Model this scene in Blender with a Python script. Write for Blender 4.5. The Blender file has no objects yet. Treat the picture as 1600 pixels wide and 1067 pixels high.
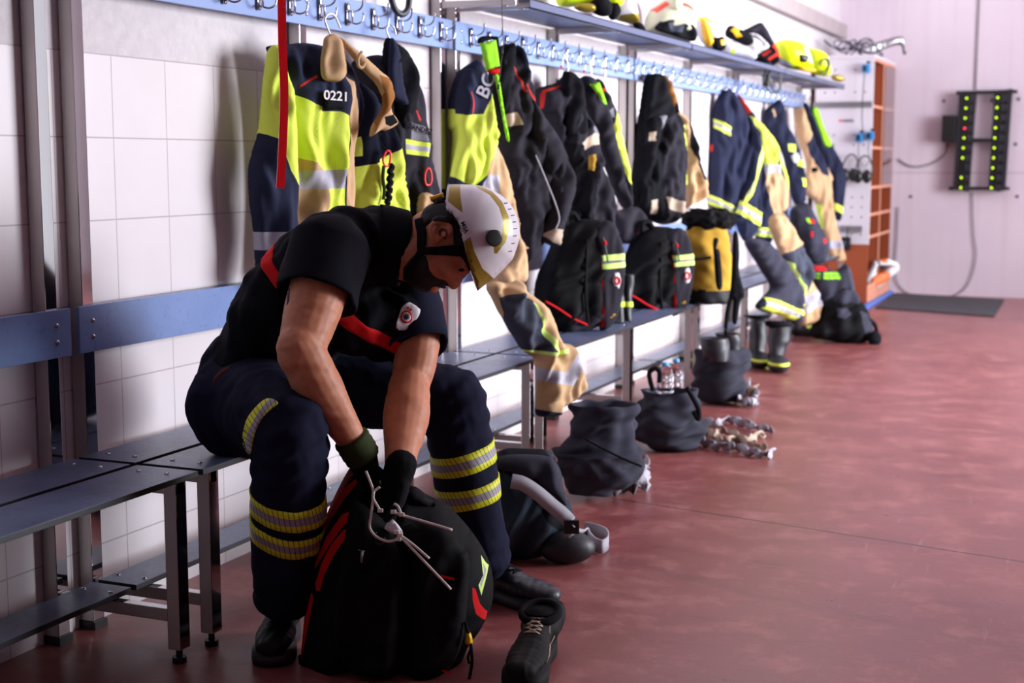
import bpy, bmesh, math, random
import numpy as np
from mathutils import Vector, Matrix
from mathutils.geometry import delaunay_2d_cdt
from mathutils.bvhtree import BVHTree

random.seed(4)
SC = bpy.context.scene
COL = SC.collection
# ------------------------------------------------------------------ camera
YAW, PITCH, FPX = math.radians(23.0), math.radians(7.19), 2232.0
CAM = np.array([2.37, 0.0, 1.17])
FW = np.array([-math.sin(YAW)*math.cos(PITCH), math.cos(YAW)*math.cos(PITCH), -math.sin(PITCH)])
RT = np.array([math.cos(YAW), math.sin(YAW), 0.0])
UP = np.cross(RT, FW)
cd = bpy.data.cameras.new('camera')
cam = bpy.data.objects.new('camera', cd); COL.objects.link(cam); SC.camera = cam
cam.location = CAM
cam.rotation_euler = (math.pi/2 - PITCH, 0, YAW)
cd.sensor_width = 36.0; cd.lens = 36.0*FPX/1600.0
cd.clip_start = 0.05; cd.clip_end = 200
cd.dof.use_dof = True; cd.dof.focus_distance = 3.35; cd.dof.aperture_fstop = 4.0
# ------------------------------------------------------------------ world, lights, exposure
wd = bpy.data.worlds.new('world'); SC.world = wd; wd.use_nodes = True
bg = wd.node_tree.nodes['Background']; bg.inputs[0].default_value = (0.88, 0.92, 1.0, 1); bg.inputs[1].default_value = 1.3
def area(name, loc, rot, sx, sy, power, col=(1, 1, 1)):
    l = bpy.data.lights.new(name, 'AREA'); l.shape = 'RECTANGLE'; l.size = sx; l.size_y = sy; l.energy = power; l.color = col
    o = bpy.data.objects.new(name, l); COL.objects.link(o); o.location = loc; o.rotation_euler = rot
    return o
# daylight through the open garage doors in the wall on the far side of the hall
dl = area('daylight_garage_door', (7.4, 7.9, 2.0), (0, math.radians(90), 0), 3.2, 4.2, 640, (0.91, 0.94, 1.0)); dl.data.spread = math.radians(100)
area('daylight_high_window', (0.25, 10.7, 3.2), (0, math.radians(-110), 0), 1.0, 4.0, 20, (0.95, 0.97, 1.0))
SC.view_settings.view_transform = 'Standard'; SC.view_settings.look = 'None'
SC.view_settings.gamma = 1.0; SC.view_settings.exposure = 0.0
try: SC.view_settings.use_curve_mapping = False
except Exception: pass
# ------------------------------------------------------------------ measuring: photograph point -> place in the hall
def ray(x, y): return RT*((x-800)/FPX) + UP*((533.5-y)/FPX) + FW
def W(x, y, d): return CAM + ray(x, y)*d
def onZ(x, y, z=0.0):
    r = ray(x, y); return CAM + r*((z-CAM[2])/r[2])
def onX(x, y, X=0.0):
    r = ray(x, y); return CAM + r*((X-CAM[0])/r[0])
def onY(x, y, Y):
    r = ray(x, y); return CAM + r*((Y-CAM[1])/r[1])
VW = dict(A=(300,260,2.6667),B=(350,640,2.4983),C=(360,0,2.6675),D=(680,40,2.965),E=(960,80,3.1395),F=(820,0,3.0769),G=(1240,0,2.1333),
 H=(0,0,2.1333),I=(0,440,1.702),J=(680,400,3.5575),K=(760,580,3.2),L=(1000,300,3.1375),M=(820,300,4.2105),N=(1060,420,4.445),
 O=(1230,60,2.54),P=(1440,100,4.85),Q=(660,0,6.6667),R=(400,0,5.3333),S=(1060,0,2.963),T=(600,280,5.6167),U=(480,660,5.3333),
 V=(760,860,5.157),Z=(1180,380,5.929),X=(380,580,3.3333),f=(0,0,1.0))
def q(v, s):
    ox, oy, sc = VW[v]; out = []
    for t in s.split():
        a, b = t.split(','); out.append((ox+float(a)/sc, oy+float(b)/sc))
    return out
# ------------------------------------------------------------------ materials
def srgb(*c):
    o = []
    for v in c:
        v /= 255.0; o.append(v/12.92 if v <= 0.04045 else ((v+0.055)/1.055)**2.4)
    return tuple(o)
class NT:
    def __init__(s, name):
        s.m = bpy.data.materials.new(name); s.m.use_nodes = True; s.t = s.m.node_tree; s.b = s.t.nodes['Principled BSDF']
    def n(s, ty, **kw):
        nd = s.t.nodes.new(ty)
        for k, v in kw.items(): setattr(nd, k, v)
        return nd
    def l(s, a, b): s.t.links.new(a, b)
    def math(s, op, a, b=None):
        nd = s.n('ShaderNodeMath', operation=op)
        for i, v in enumerate((a, b)):
            if v is None: continue
            if isinstance(v, (int, float)): nd.inputs[i].default_value = v
            else: s.l(v, nd.inputs[i])
        return nd.outputs[0]
    def mix(s, f, a, b):
        nd = s.n('ShaderNodeMix', data_type='RGBA')
        if isinstance(f, (int, float)): nd.inputs[0].default_value = f
        else: s.l(f, nd.inputs[0])
        for i, v in ((6, a), (7, b)):
            if isinstance(v, tuple): nd.inputs[i].default_value = v if len(v) == 4 else v+(1,)
            else: s.l(v, nd.inputs[i])
        return nd.outputs[2]
    def noise(s, scale, vec=None, detail=3, rough=0.55):
        nd = s.n('ShaderNodeTexNoise'); nd.inputs['Scale'].default_value = scale; nd.inputs['Detail'].default_value = detail
        nd.inputs['Roughness'].default_value = rough
        if vec is not None: s.l(vec, nd.inputs['Vector'])
        return nd.outputs['Fac']
    def pos(s, kind='Object'): return s.n('ShaderNodeTexCoord').outputs[kind]
    def ramp(s, f, lo, hi):
        nd = s.n('ShaderNodeMapRange'); s.l(f, nd.inputs[0]); nd.inputs[1].default_value = lo; nd.inputs[2].default_value = hi
        return nd.outputs[0]
    def bump(s, h, strength=0.3, dist=0.002):
        nd = s.n('ShaderNodeBump'); nd.inputs['Strength'].default_value = strength; nd.inputs['Distance'].default_value = dist
        s.l(h, nd.inputs['Height']); s.l(nd.outputs[0], s.b.inputs['Normal'])
    def set(s, **kw):
        for k, v in kw.items():
            i = s.b.inputs[{'col': 'Base Color', 'rough': 'Roughness', 'metal': 'Metallic', 'spec': 'Specular IOR Level', 'sheen': 'Sheen Weight',
                            'trans': 'Transmission Weight', 'ecol': 'Emission Color', 'estr': 'Emission Strength', 'ior': 'IOR', 'alpha': 'Alpha', 'coat': 'Coat Weight', 'sss': 'Subsurface Weight'}[k]]
            if isinstance(v, tuple): i.default_value = v if len(v) == 4 else v+(1,)
            elif isinstance(v, (int, float)): i.default_value = v
            else: s.l(v, i)
        return s
MATS = {}
def fabric(name, col, var=0.25, rough=0.9, sheen=0.0, scale=9.0, bump=0.35):
    t = NT(name); c = srgb(*col); p = t.pos()
    n = t.noise(scale, p, 4)
    dk = tuple(v*(1-var) for v in c); lt = tuple(min(1, v*(1+var*0.6)) for v in c)
    t.set(col=t.mix(t.ramp(n, 0.3, 0.7), dk, lt), rough=rough, sheen=sheen, spec=0.12 if max(col) < 60 else 0.25)
    t.bump(t.noise(420, p, 1), bump, 0.0012)
    MATS[name] = t.m; return t.m
def plain(name, col, rough=0.5, metal=0.0, spec=0.5, **kw):
    t = NT(name); t.set(col=srgb(*col), rough=rough, metal=metal, spec=spec, **kw)
    n = t.noise(14, t.pos(), 3); t.set(rough=t.math('ADD', t.math('MULTIPLY', n, 0.16), max(0.0, rough-0.08)))
    MATS[name] = t.m; return t.m
def M(n): return MATS[n]
fabric('navy', (34, 38, 62)); fabric('dark_navy', (22, 24, 40)); fabric('charcoal', (44, 42, 50)); fabric('black_cloth', (20, 20, 25))
fabric('shirt_black', (15, 15, 23), 0.15); fabric('trouser_navy', (24, 26, 47), 0.2)
fabric('tan', (196, 160, 122), 0.12); fabric('brown_lining', (150, 100, 52), 0.12); fabric('hivis', (222, 240, 92), 0.05, sheen=0.0)
fabric('hivis_green', (150, 225, 45), 0.05); fabric('silver_tape', (176, 172, 186), 0.08, 0.5, 0.0); fabric('red_cloth', (214, 20, 26), 0.12)
fabric('red_piping', (200, 50, 40), 0.1); fabric('ochre', (178, 138, 48), 0.25, scale=14); fabric('grey_strap', (172, 168, 178), 0.1, 0.7)
fabric('beige_tape', (178, 158, 140), 0.1, 0.6); fabric('slate', (66, 70, 84), 0.2); fabric('bundle_black', (48, 48, 60), 0.3)
fabric('bundle_teal', (38, 48, 60), 0.3); fabric('lime_tape', (212, 245, 130), 0.04, 0.6); fabric('patch_white', (232, 226, 232), 0.05)
fabric('olive_cuff', (52, 62, 30), 0.2); fabric('glove_black', (14, 14, 17), 0.2); fabric('bag_black', (12, 12, 15), 0.25, 0.75)
fabric('slate_dark', (52, 52, 66), 0.3); fabric('grey_cloth', (104, 104, 120), 0.15); fabric('grey_print', (120, 118, 128), 0.1)
plain('rubber_black', (30, 30, 38), 0.5); plain('black_plastic', (16, 16, 18), 0.4); plain('leather_black', (20, 20, 23), 0.6, spec=0.25); plain('shoe_black', (15, 14, 15), 0.7, spec=0.2); plain('boot_leather', (34, 38, 50), 0.4)
plain('helmet_white', (222, 216, 222), 0.3); plain('helmet_lime', (224, 250, 20), 0.35); plain('helmet_cream', (206, 206, 176), 0.4)
plain('gold_reflective', (150, 128, 40), 0.35, 0.35); plain('yellow_plastic', (235, 180, 10), 0.35); plain('red_plastic', (235, 20, 30), 0.25)
plain('orange_plastic', (245, 110, 20), 0.4); plain('white_plastic', (235, 235, 238), 0.4); plain('blue_plastic', (50, 130, 190), 0.4); plain('bottle_cap', (80, 170, 230), 0.4)
plain('red_helmet', (225, 75, 50), 0.4); plain('wood_brown', (150, 72, 40), 0.5); plain('wood_edge', (222, 150, 120), 0.5); plain('cabinet_white', (206, 200, 208), 0.5)
plain('blue_paint', (90, 130, 215), 0.5); plain('tie_white', (226, 216, 208), 0.35); plain('hair', (10, 8, 8), 0.7); plain('eye_white', (200, 190, 180), 0.2)
plain('grey_metal', (150, 148, 152), 0.35, 0.8); plain('mat_grey', (66, 66, 72), 0.9); plain('cable_grey', (120, 116, 122), 0.5); plain('white_print', (240, 236, 240), 0.5)
def glow(name, col, s):
    t = NT(name); t.set(col=srgb(*col), ecol=srgb(*col), estr=s); MATS[name] = t.m
glow('led_green', (190, 235, 30), 2.2); glow('led_red', (255, 50, 80), 2.5)
t = NT('chrome'); n_ = t.noise(3, t.pos(), 2); t.set(col=(0.46, 0.45, 0.46), metal=1.0, rough=t.math('ADD', t.math('MULTIPLY', n_, 0.06), 0.07)); MATS['chrome'] = t.m
t = NT('steel'); n_ = t.noise(3, t.pos(), 2); t.set(col=(0.52, 0.49, 0.50), metal=1.0, rough=t.math('ADD', t.math('MULTIPLY', n_, 0.04), 0.05)); MATS['steel'] = t.m
t = NT('steel_dull_face'); n_ = t.noise(3, t.pos(), 2); t.set(col=(0.50, 0.46, 0.45), metal=0.8, rough=t.math('ADD', t.math('MULTIPLY', n_, 0.12), 0.42)); MATS['steel_dull_face'] = t.m  # copy of the steel, dulled to put weaker reflections into the material
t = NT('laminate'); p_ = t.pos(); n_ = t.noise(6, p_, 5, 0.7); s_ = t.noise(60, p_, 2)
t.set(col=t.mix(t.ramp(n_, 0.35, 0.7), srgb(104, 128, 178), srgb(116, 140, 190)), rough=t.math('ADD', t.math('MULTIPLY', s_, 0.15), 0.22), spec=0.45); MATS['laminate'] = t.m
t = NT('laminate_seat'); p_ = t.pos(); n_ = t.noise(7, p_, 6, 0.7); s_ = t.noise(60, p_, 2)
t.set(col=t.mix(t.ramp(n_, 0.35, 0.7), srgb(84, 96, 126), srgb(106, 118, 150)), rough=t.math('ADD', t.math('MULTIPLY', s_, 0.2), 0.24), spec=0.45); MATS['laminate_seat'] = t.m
t = NT('laminate_lit'); t.set(col=srgb(128, 150, 200), rough=0.4); MATS['laminate_lit'] = t.m  # paler copy of the laminate: brighter light on hook boards put into colour
plain('laminate_edge', (22, 22, 30), 0.5); plain('shelf_steel', (96, 104, 132), 0.4, 0.3)
t = NT('hatch_tape'); uv = t.pos('UV'); sx = t.n('ShaderNodeSeparateXYZ'); t.l(uv, sx.inputs[0])
band = t.math('ABSOLUTE', t.math('SUBTRACT', sx.outputs[1], 0.5))
hl = t.math('LESS_THAN', t.math('FRACT', t.math('ADD', t.math('MULTIPLY', sx.outputs[0], 85.0), t.math('MULTIPLY', sx.outputs[1], 1.4))), 0.14)
c_ = t.mix(t.math('GREATER_THAN', band, 0.19), srgb(158, 152, 160), srgb(224, 228, 40))
t.set(col=t.mix(hl, c_, srgb(50, 52, 44)), rough=0.55, spec=0.4); MATS['hatch_tape'] = t.m
t = NT('skin'); p_ = t.pos(); n_ = t.noise(24, p_, 5, 0.65); n2 = t.noise(320, p_, 2)
t.set(col=t.mix(t.ramp(n_, 0.3, 0.75), srgb(176, 110, 80), srgb(208, 138, 104)), rough=0.52, spec=0.4, sss=0.06); t.bump(n2, 0.25, 0.0008); MATS['skin'] = t.m
t = NT('clear_plastic'); t.set(col=(0.92, 0.95, 1.0), rough=0.05, trans=1.0, ior=1.2, spec=0.5); MATS['clear_plastic'] = t.m
# tiles
t = NT('wall_tiles'); p_ = t.pos(); sx = t.n('ShaderNodeSeparateXYZ'); t.l(p_, sx.inputs[0])
fy = t.math('FRACT', t.math('DIVIDE', t.math('ADD', sx.outputs[1], 10*0.2222-2.986), 0.2222)); fz = t.math('FRACT', t.math('DIVIDE', t.math('ADD', sx.outputs[2], 10*0.207-1.436), 0.207))
def edge(f, w): return t.math('LESS_THAN', t.math('MINIMUM', f, t.math('SUBTRACT', 1.0, f)), w)
jt = t.math('MAXIMUM', edge(fy, 0.008), edge(fz, 0.009)); top = t.math('GREATER_THAN', sx.outputs[2], 1.438)
jt = t.math('MULTIPLY', jt, t.math('SUBTRACT', 1.0, top)); n_ = t.noise(1.6, p_, 5); n2 = t.noise(26, p_, 4, 0.7)
ti = t.mix(t.ramp(n_, 0.3, 0.7), srgb(214, 205, 208), srgb(226, 218, 222)); pl = t.mix(t.ramp(n2, 0.3, 0.75), srgb(196, 188, 192), srgb(212, 205, 208))
cc = t.mix(top, ti, pl); t.set(col=t.mix(jt, cc, srgb(182, 168, 172)), rough=t.math('ADD', t.math('MULTIPLY', top, 0.4), 0.3), spec=0.45)
t.bump(t.math('ADD', t.math('SUBTRACT', 1.0, jt), t.math('MULTIPLY', n2, t.math('MULTIPLY', top, 0.5))), 0.5, 0.002); MATS['wall_tiles'] = t.m
t = NT('plaster'); p_ = t.pos(); n_ = t.noise(1.3, p_, 5); n2 = t.noise(40, p_, 3)
t.set(col=t.mix(t.ramp(n_, 0.3, 0.7), srgb(208, 196, 204), srgb(222, 210, 218)), rough=0.75, spec=0.3); t.bump(n2, 0.2, 0.002); MATS['plaster'] = t.m
t = NT('back_plaster'); p_ = t.pos(); n_ = t.noise(1.1, p_, 5); n2 = t.noise(40, p_, 3); sx = t.n('ShaderNodeSeparateXYZ'); t.l(p_, sx.inputs[0])
ln = t.math('LESS_THAN', t.math('ABSOLUTE', t.math('SUBTRACT', sx.outputs[2], 1.07)), 0.006)
st = t.noise(5, p_, 2); nn = t.n('ShaderNodeMapping'); nn.inputs['Scale'].default_value = (14, 1, 0.6); t.l(p_, nn.inputs[0]); st = t.noise(1.0, nn.outputs[0], 4)
c1 = t.mix(t.ramp(n_, 0.3, 0.7), srgb(214, 200, 212), srgb(226, 212, 222)); c1 = t.mix(t.math('MULTIPLY', t.ramp(st, 0.5, 0.8), 0.35), c1, srgb(196, 170, 180))
t.set(col=t.mix(t.math('MULTIPLY', ln, 0.4), c1, srgb(150, 138, 146)), rough=0.7, spec=0.3); t.bump(n2, 0.2, 0.002); MATS['back_plaster'] = t.m
t = NT('concrete_ledge'); n_ = t.noise(5, t.pos(), 6, 0.7); t.set(col=t.mix(n_, srgb(140, 126, 128), srgb(180, 168, 168)), rough=0.8); MATS['concrete_ledge'] = t.m
# red epoxy floor
t = NT('red_floor'); p_ = t.pos(); sx = t.n('ShaderNodeSeparateXYZ'); t.l(p_, sx.inputs[0])
n_ = t.noise(1.5, p_, 8, 0.68); n2 = t.noise(6.0, p_, 8, 0.75); n3 = t.noise(55, p_, 3)
dd = t.math('ADD', t.math('MULTIPLY', t.math('SUBTRACT', sx.outputs[0], 0.89), 0.204), t.math('MULTIPLY', t.math('SUBTRACT', sx.outputs[1], 4.618), 0.979))
jl = t.math('LESS_THAN', t.math('ABSOLUTE', t.math('ADD', dd, t.math('MULTIPLY', t.math('SUBTRACT', n2, 0.5), 0.012))), 0.0045)
base = t.mix(t.ramp(n_, 0.3, 0.72), srgb(126, 62, 62), srgb(160, 94, 92)); base = t.mix(t.math('MULTIPLY', t.ramp(n2, 0.50, 0.70), 0.62), base, srgb(188, 128, 122))
mp = t.n('ShaderNodeMapping'); mp.inputs['Scale'].default_value = (1.0, 3.2, 1); mp.inputs['Rotation'].default_value = (0, 0, 0.5); t.l(p_, mp.inputs[0])
n4 = t.noise(2.6, mp.outputs[0], 9, 0.78); base = t.mix(t.math('MULTIPLY', t.ramp(n4, 0.54, 0.70), 0.55), base, srgb(92, 40, 42))
sc_ = t.n('ShaderNodeMapping'); sc_.inputs['Scale'].default_value = (30, 3.0, 1); sc_.inputs['Rotation'].default_value = (0, 0, 0.25); t.l(p_, sc_.inputs[0])
scr = t.noise(1.0, sc_.outputs[0], 5, 0.6); base = t.mix(t.math('MULTIPLY', t.ramp(scr, 0.66, 0.76), 0.3), base, srgb(206, 164, 160))
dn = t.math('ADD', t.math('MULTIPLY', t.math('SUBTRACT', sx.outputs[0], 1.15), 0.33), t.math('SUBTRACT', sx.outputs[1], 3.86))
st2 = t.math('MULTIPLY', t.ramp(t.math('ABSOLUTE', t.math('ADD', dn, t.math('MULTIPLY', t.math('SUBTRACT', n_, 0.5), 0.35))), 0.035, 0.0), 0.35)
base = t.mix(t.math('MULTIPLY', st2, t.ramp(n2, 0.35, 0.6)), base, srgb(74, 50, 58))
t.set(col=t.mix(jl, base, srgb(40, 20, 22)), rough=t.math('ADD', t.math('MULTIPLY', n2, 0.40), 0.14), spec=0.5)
t.bump(t.math('ADD', n3, t.math('MULTIPLY', n2, 2.0)), 0.12, 0.002); MATS['red_floor'] = t.m
# ------------------------------------------------------------------ building helpers
def tag(o, label=None, cat=None, group=None, kind=None):
    if label: o['label'] = label
    if cat: o['category'] = cat
    if group: o['group'] = group
    if kind: o['kind'] = kind
    return o
def wl(o):
    v = Vector((0, 0, 0))
    while o is not None: v = v + o.location; o = o.parent
    return np.array(v)
def thing(name, label, cat, loc, group=None):
    o = bpy.data.objects.new(name, None); COL.objects.link(o); o.location = tuple(float(v) for v in loc); o.empty_display_size = 0.1
    return tag(o, label, cat, group)
def link(name, me, parent):
    o = bpy.data.objects.new(name, me); COL.objects.link(o)
    if parent is not None: o.parent = parent
    return o
def mk(name, V, F, mats, parent=None, mi=None, smooth=True, uv=None, loc=None):
    """world-space verts -> ONE mesh object whose origin is its parent's origin (or its own base)."""
    V = np.asarray(V, float)
    if isinstance(mats, str): mats = [mats]
    org = wl(parent) if parent is not None else (np.array(loc) if loc is not None else np.array([V[:, 0].mean(), V[:, 1].mean(), V[:, 2].min()]))
    me = bpy.data.meshes.new(name); me.from_pydata((V-org).tolist(), [], [tuple(int(i) for i in f) for f in F]); me.validate()
    for m in mats: me.materials.append(M(m))
    if mi is not None and len(me.polygons) == len(mi): me.polygons.foreach_set('material_index', np.asarray(mi, dtype=np.int32))
    if smooth: me.polygons.foreach_set('use_smooth', [True]*len(me.polygons))
    if uv is not None:
        lay = me.uv_layers.new(name='UVMap'); li = np.empty(len(me.loops), dtype=np.int32); me.loops.foreach_get('vertex_index', li)
        lay.data.foreach_set('uv', np.asarray(uv, float)[li].ravel())
    o = link(name, me, parent)
    if parent is None: o.location = tuple(org)
    me.update(); return o
class MB:
    """collects simple shapes into one mesh"""
    def __init__(s): s.V = []; s.F = []; s.I = []
    def add(s, V, F, i=0):
        b = len(s.V); s.V += [tuple(map(float, v)) for v in V]; s.F += [tuple(b+k for k in f) for f in F]; s.I += [i]*len(F); return s
    def box(s, a, b, i=0, ax=None, org=None, bev=0.0, tops=None):
        """axis-aligned box a..b, or in the frame ax (3 rows) about org; bev chamfers every edge"""
        bm = bmesh.new(); bmesh.ops.create_cube(bm, size=1.0)
        a = np.array(a, float); b = np.array(b, float)
        for v in bm.verts: v.co = Vector(((a+b)/2 + np.array(v.co)*(b-a)))
        if bev > 0: bmesh.ops.bevel(bm, geom=bm.edges[:], offset=bev, segments=2, affect='EDGES', profile=0.6)
        V = np.array([v.co[:] for v in bm.verts]); F = [[v.index for v in f.verts] for f in bm.faces]
        N = [f.normal.z for f in bm.faces]; bm.free()
        if ax is not None: V = np.array(org)+V@np.array(ax)
        base = len(s.V); s.V += [tuple(v) for v in V]
        for f, nz in zip(F, N): s.F.append(tuple(base+k for k in f)); s.I.append(tops if (tops is not None and nz > 0.9) else i)
        return s
    def tube(s, P, r, n=8, i=0, caps=True):
        P = [np.array(p, float) for p in P]; R = r if hasattr(r, '__len__') else [r]*len(P)
        V = []; up = None
        for k, p in enumerate(P):
            t = P[min(k+1, len(P)-1)]-P[max(k-1, 0)]; t = t/(np.linalg.norm(t)+1e-9)
            if up is None: up = np.cross(t, [0, 0, 1.0] if abs(t[2]) < 0.9 else [1.0, 0, 0])
            up = up-t*(up@t); up /= np.linalg.norm(up)+1e-9; w = np.cross(t, up)
            for j in range(n):
                a = 2*math.pi*j/n; V.append(p+R[k]*(up*math.cos(a)+w*math.sin(a)))
        F = [(k*n+j, k*n+(j+1) % n, (k+1)*n+(j+1) % n, (k+1)*n+j) for k in range(len(P)-1) for j in range(n)]
        if caps: F += [tuple(range(n-1, -1, -1)), tuple((len(P)-1)*n+j for j in range(n))]
        return s.add(V, F, i)
    def ball(s, c, r, ax=None, i=0, nu=16, nv=10):
        r = np.array(r if hasattr(r, '__len__') else (r, r, r), float); V = []; F = []
        ax = np.eye(3) if ax is None else np.array(ax)
        for a in range(nv+1):
            th = math.pi*a/nv
            for b in range(nu):
                ph = 2*math.pi*b/nu; d = np.array([math.sin(th)*math.cos(ph), math.sin(th)*math.sin(ph), math.cos(th)])*r
                V.append(np.array(c)+d@ax)
        for a in range(nv):
            for b in range(nu): F.append((a*nu+b, (a+1)*nu+b, (a+1)*nu+(b+1) % nu, a*nu+(b+1) % nu))
        return s.add(V, F, i)
    def ring(s, P, Rx, Ry, ex=None, ey=None, n=20, i=0, caps=True):
        """loft of ellipses: centres P, half sizes Rx,Ry along ex,ey (each a vector or one per section)"""
        V = []
        for k, p in enumerate(P):
            a_ = np.array(ex[k] if np.ndim(ex) == 2 else ex, float); b_ = np.array(ey[k] if np.ndim(ey) == 2 else ey, float)
            for j in range(n):
                t = 2*math.pi*j/n; V.append(np.array(p, float)+a_*Rx[k]*math.cos(t)+b_*Ry[k]*math.sin(t))
        F = [(k*n+j, k*n+(j+1) % n, (k+1)*n+(j+1) % n, (k+1)*n+j) for k in range(len(P)-1) for j in range(n)]
        if caps: F += [tuple(range(n-1, -1, -1)), tuple((len(P)-1)*n+j for j in range(n))]
        return s.add(V, F, i)
    def build(s, name, mats, parent=None, smooth=False, loc=None):
        return mk(name, s.V, s.F, mats, parent, s.I, smooth, loc=loc)
def spline(P, n=6, closed=False):
    P = [np.array(p, float) for p in P]; m = len(P); out = []
    for k in range(m if closed else m-1):
        g = (lambda i: P[i % m]) if closed else (lambda i: P[min(max(i, 0), m-1)])
        a, b, c, d = g(k-1), g(k), g(k+1), g(k+2)
        for j in range(n):
            t = j/n; out.append(0.5*((2*b)+(c-a)*t+(2*a-5*b+4*c-d)*t*t+(3*b-a-3*c+d)*t**3))
    if not closed: out.append(P[-1])
    return out
def ribbon(P, wdir, width, th=0.002):
    """flat strap along P, width along wdir (vector or one per point)"""
    P = [np.array(p, float) for p in P]; V = []; W_ = wdir if np.ndim(wdir) == 2 else [wdir]*len(P)
    for k, p in enumerate(P):
        t = P[min(k+1, len(P)-1)]-P[max(k-1, 0)]; t /= np.linalg.norm(t)+1e-9
        w = np.array(W_[k], float); w = w-t*(w@t); w /= np.linalg.norm(w)+1e-9; n = np.cross(t, w)
        wd_ = width[k] if hasattr(width, '__len__') else width
        for a, b in ((-1, -1), (1, -1), (1, 1), (-1, 1)): V.append(p+w*a*wd_/2+n*b*th/2)
    F = [(k*4+j, k*4+(j+1) % 4, (k+1)*4+(j+1) % 4, (k+1)*4+j) for k in range(len(P)-1) for j in range(4)]
    F += [(3, 2, 1, 0), tuple((len(P)-1)*4+j for j in range(4))]
    return V, F
def copy_tree(o, parent=None):
    c = o.copy(); COL.objects.link(c); c.parent = parent
    for ch in list(o.children): copy_tree(ch, c)
    return c
class Plane:
    def __init__(s, P0, sd, td=(0, 0, 1)):
        s.o = np.array(P0, float); s.s = np.array(sd, float); s.s /= np.linalg.norm(s.s); s.t = np.array(td, float); s.t -= s.s*(s.t@s.s); s.t /= np.linalg.norm(s.t)
        s.n = np.cross(s.s, s.t)
        if s.n@(CAM-s.o) < 0: s.n = -s.n
    def px(s, x, y):
        r = ray(x, y); k = (s.o-CAM)@s.n/(r@s.n); p = CAM+r*k-s.o; return (p@s.s, p@s.t)
    def at(s, a, b, h=0.0): return s.o+s.s*a+s.t*b+s.n*h
def inpoly(P, poly):
    x, y = P[:, 0], P[:, 1]; c = np.zeros(len(P), bool); n = len(poly); j = n-1
    for i in range(n):
        xi, yi = poly[i]; xj, yj = poly[j]
        if yi != yj:
            m = ((yi > y) != (yj > y)) & (x < (xj-xi)*(y-yi)/(yj-yi)+xi); c ^= m
        j = i
    return c
def edist(P, poly):
    d = np.full(len(P), 1e9); n = len(poly)
    for i in range(n):
        a = np.array(poly[i]); b = np.array(poly[(i+1) % n]); ab = b-a; L = ab@ab+1e-12
        t = np.clip(((P-a)@ab)/L, 0, 1); d = np.minimum(d, np.linalg.norm(P-(a+t[:, None]*ab), axis=1))
    return d
def resample(poly, h):
    out = []; n = len(poly)
    for i in range(n):
        a = np.array(poly[i]); b = np.array(poly[(i+1) % n]); k = max(1, int(round(np.linalg.norm(b-a)/h)))
        for j in range(k): out.append(tuple(a+(b-a)*j/k))
    return out
def foldfield(P, folds, seed):
    """folds: list of (angle_deg of the fold lines, wavelength m, amplitude m, sharpness)"""
    rs = np.random.RandomState(seed); h = np.zeros(len(P))
    for ang, wl_, am, sh in folds:
        a = math.radians(ang); u = -P[:, 0]*math.sin(a)+P[:, 1]*math.cos(a); v = P[:, 0]*math.cos(a)+P[:, 1]*math.sin(a)
        p1, p2, p3, p4 = rs.rand(4)*6.28
        ph = 2*math.pi*u/wl_+1.3*np.sin(2*math.pi*v/(wl_*4.2)+p1)+0.9*np.sin(2*math.pi*(u*0.6+v*0.35)/(wl_*2.3)+p2)+p3
        en = 0.55+0.45*np.sin(2*math.pi*(v/(wl_*5.5)+u/(wl_*3.1))+p4)
        w = np.sin(ph); w = np.sign(w)*np.abs(w)**sh if sh != 1 else w
        h += am*w*en
    return h
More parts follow.
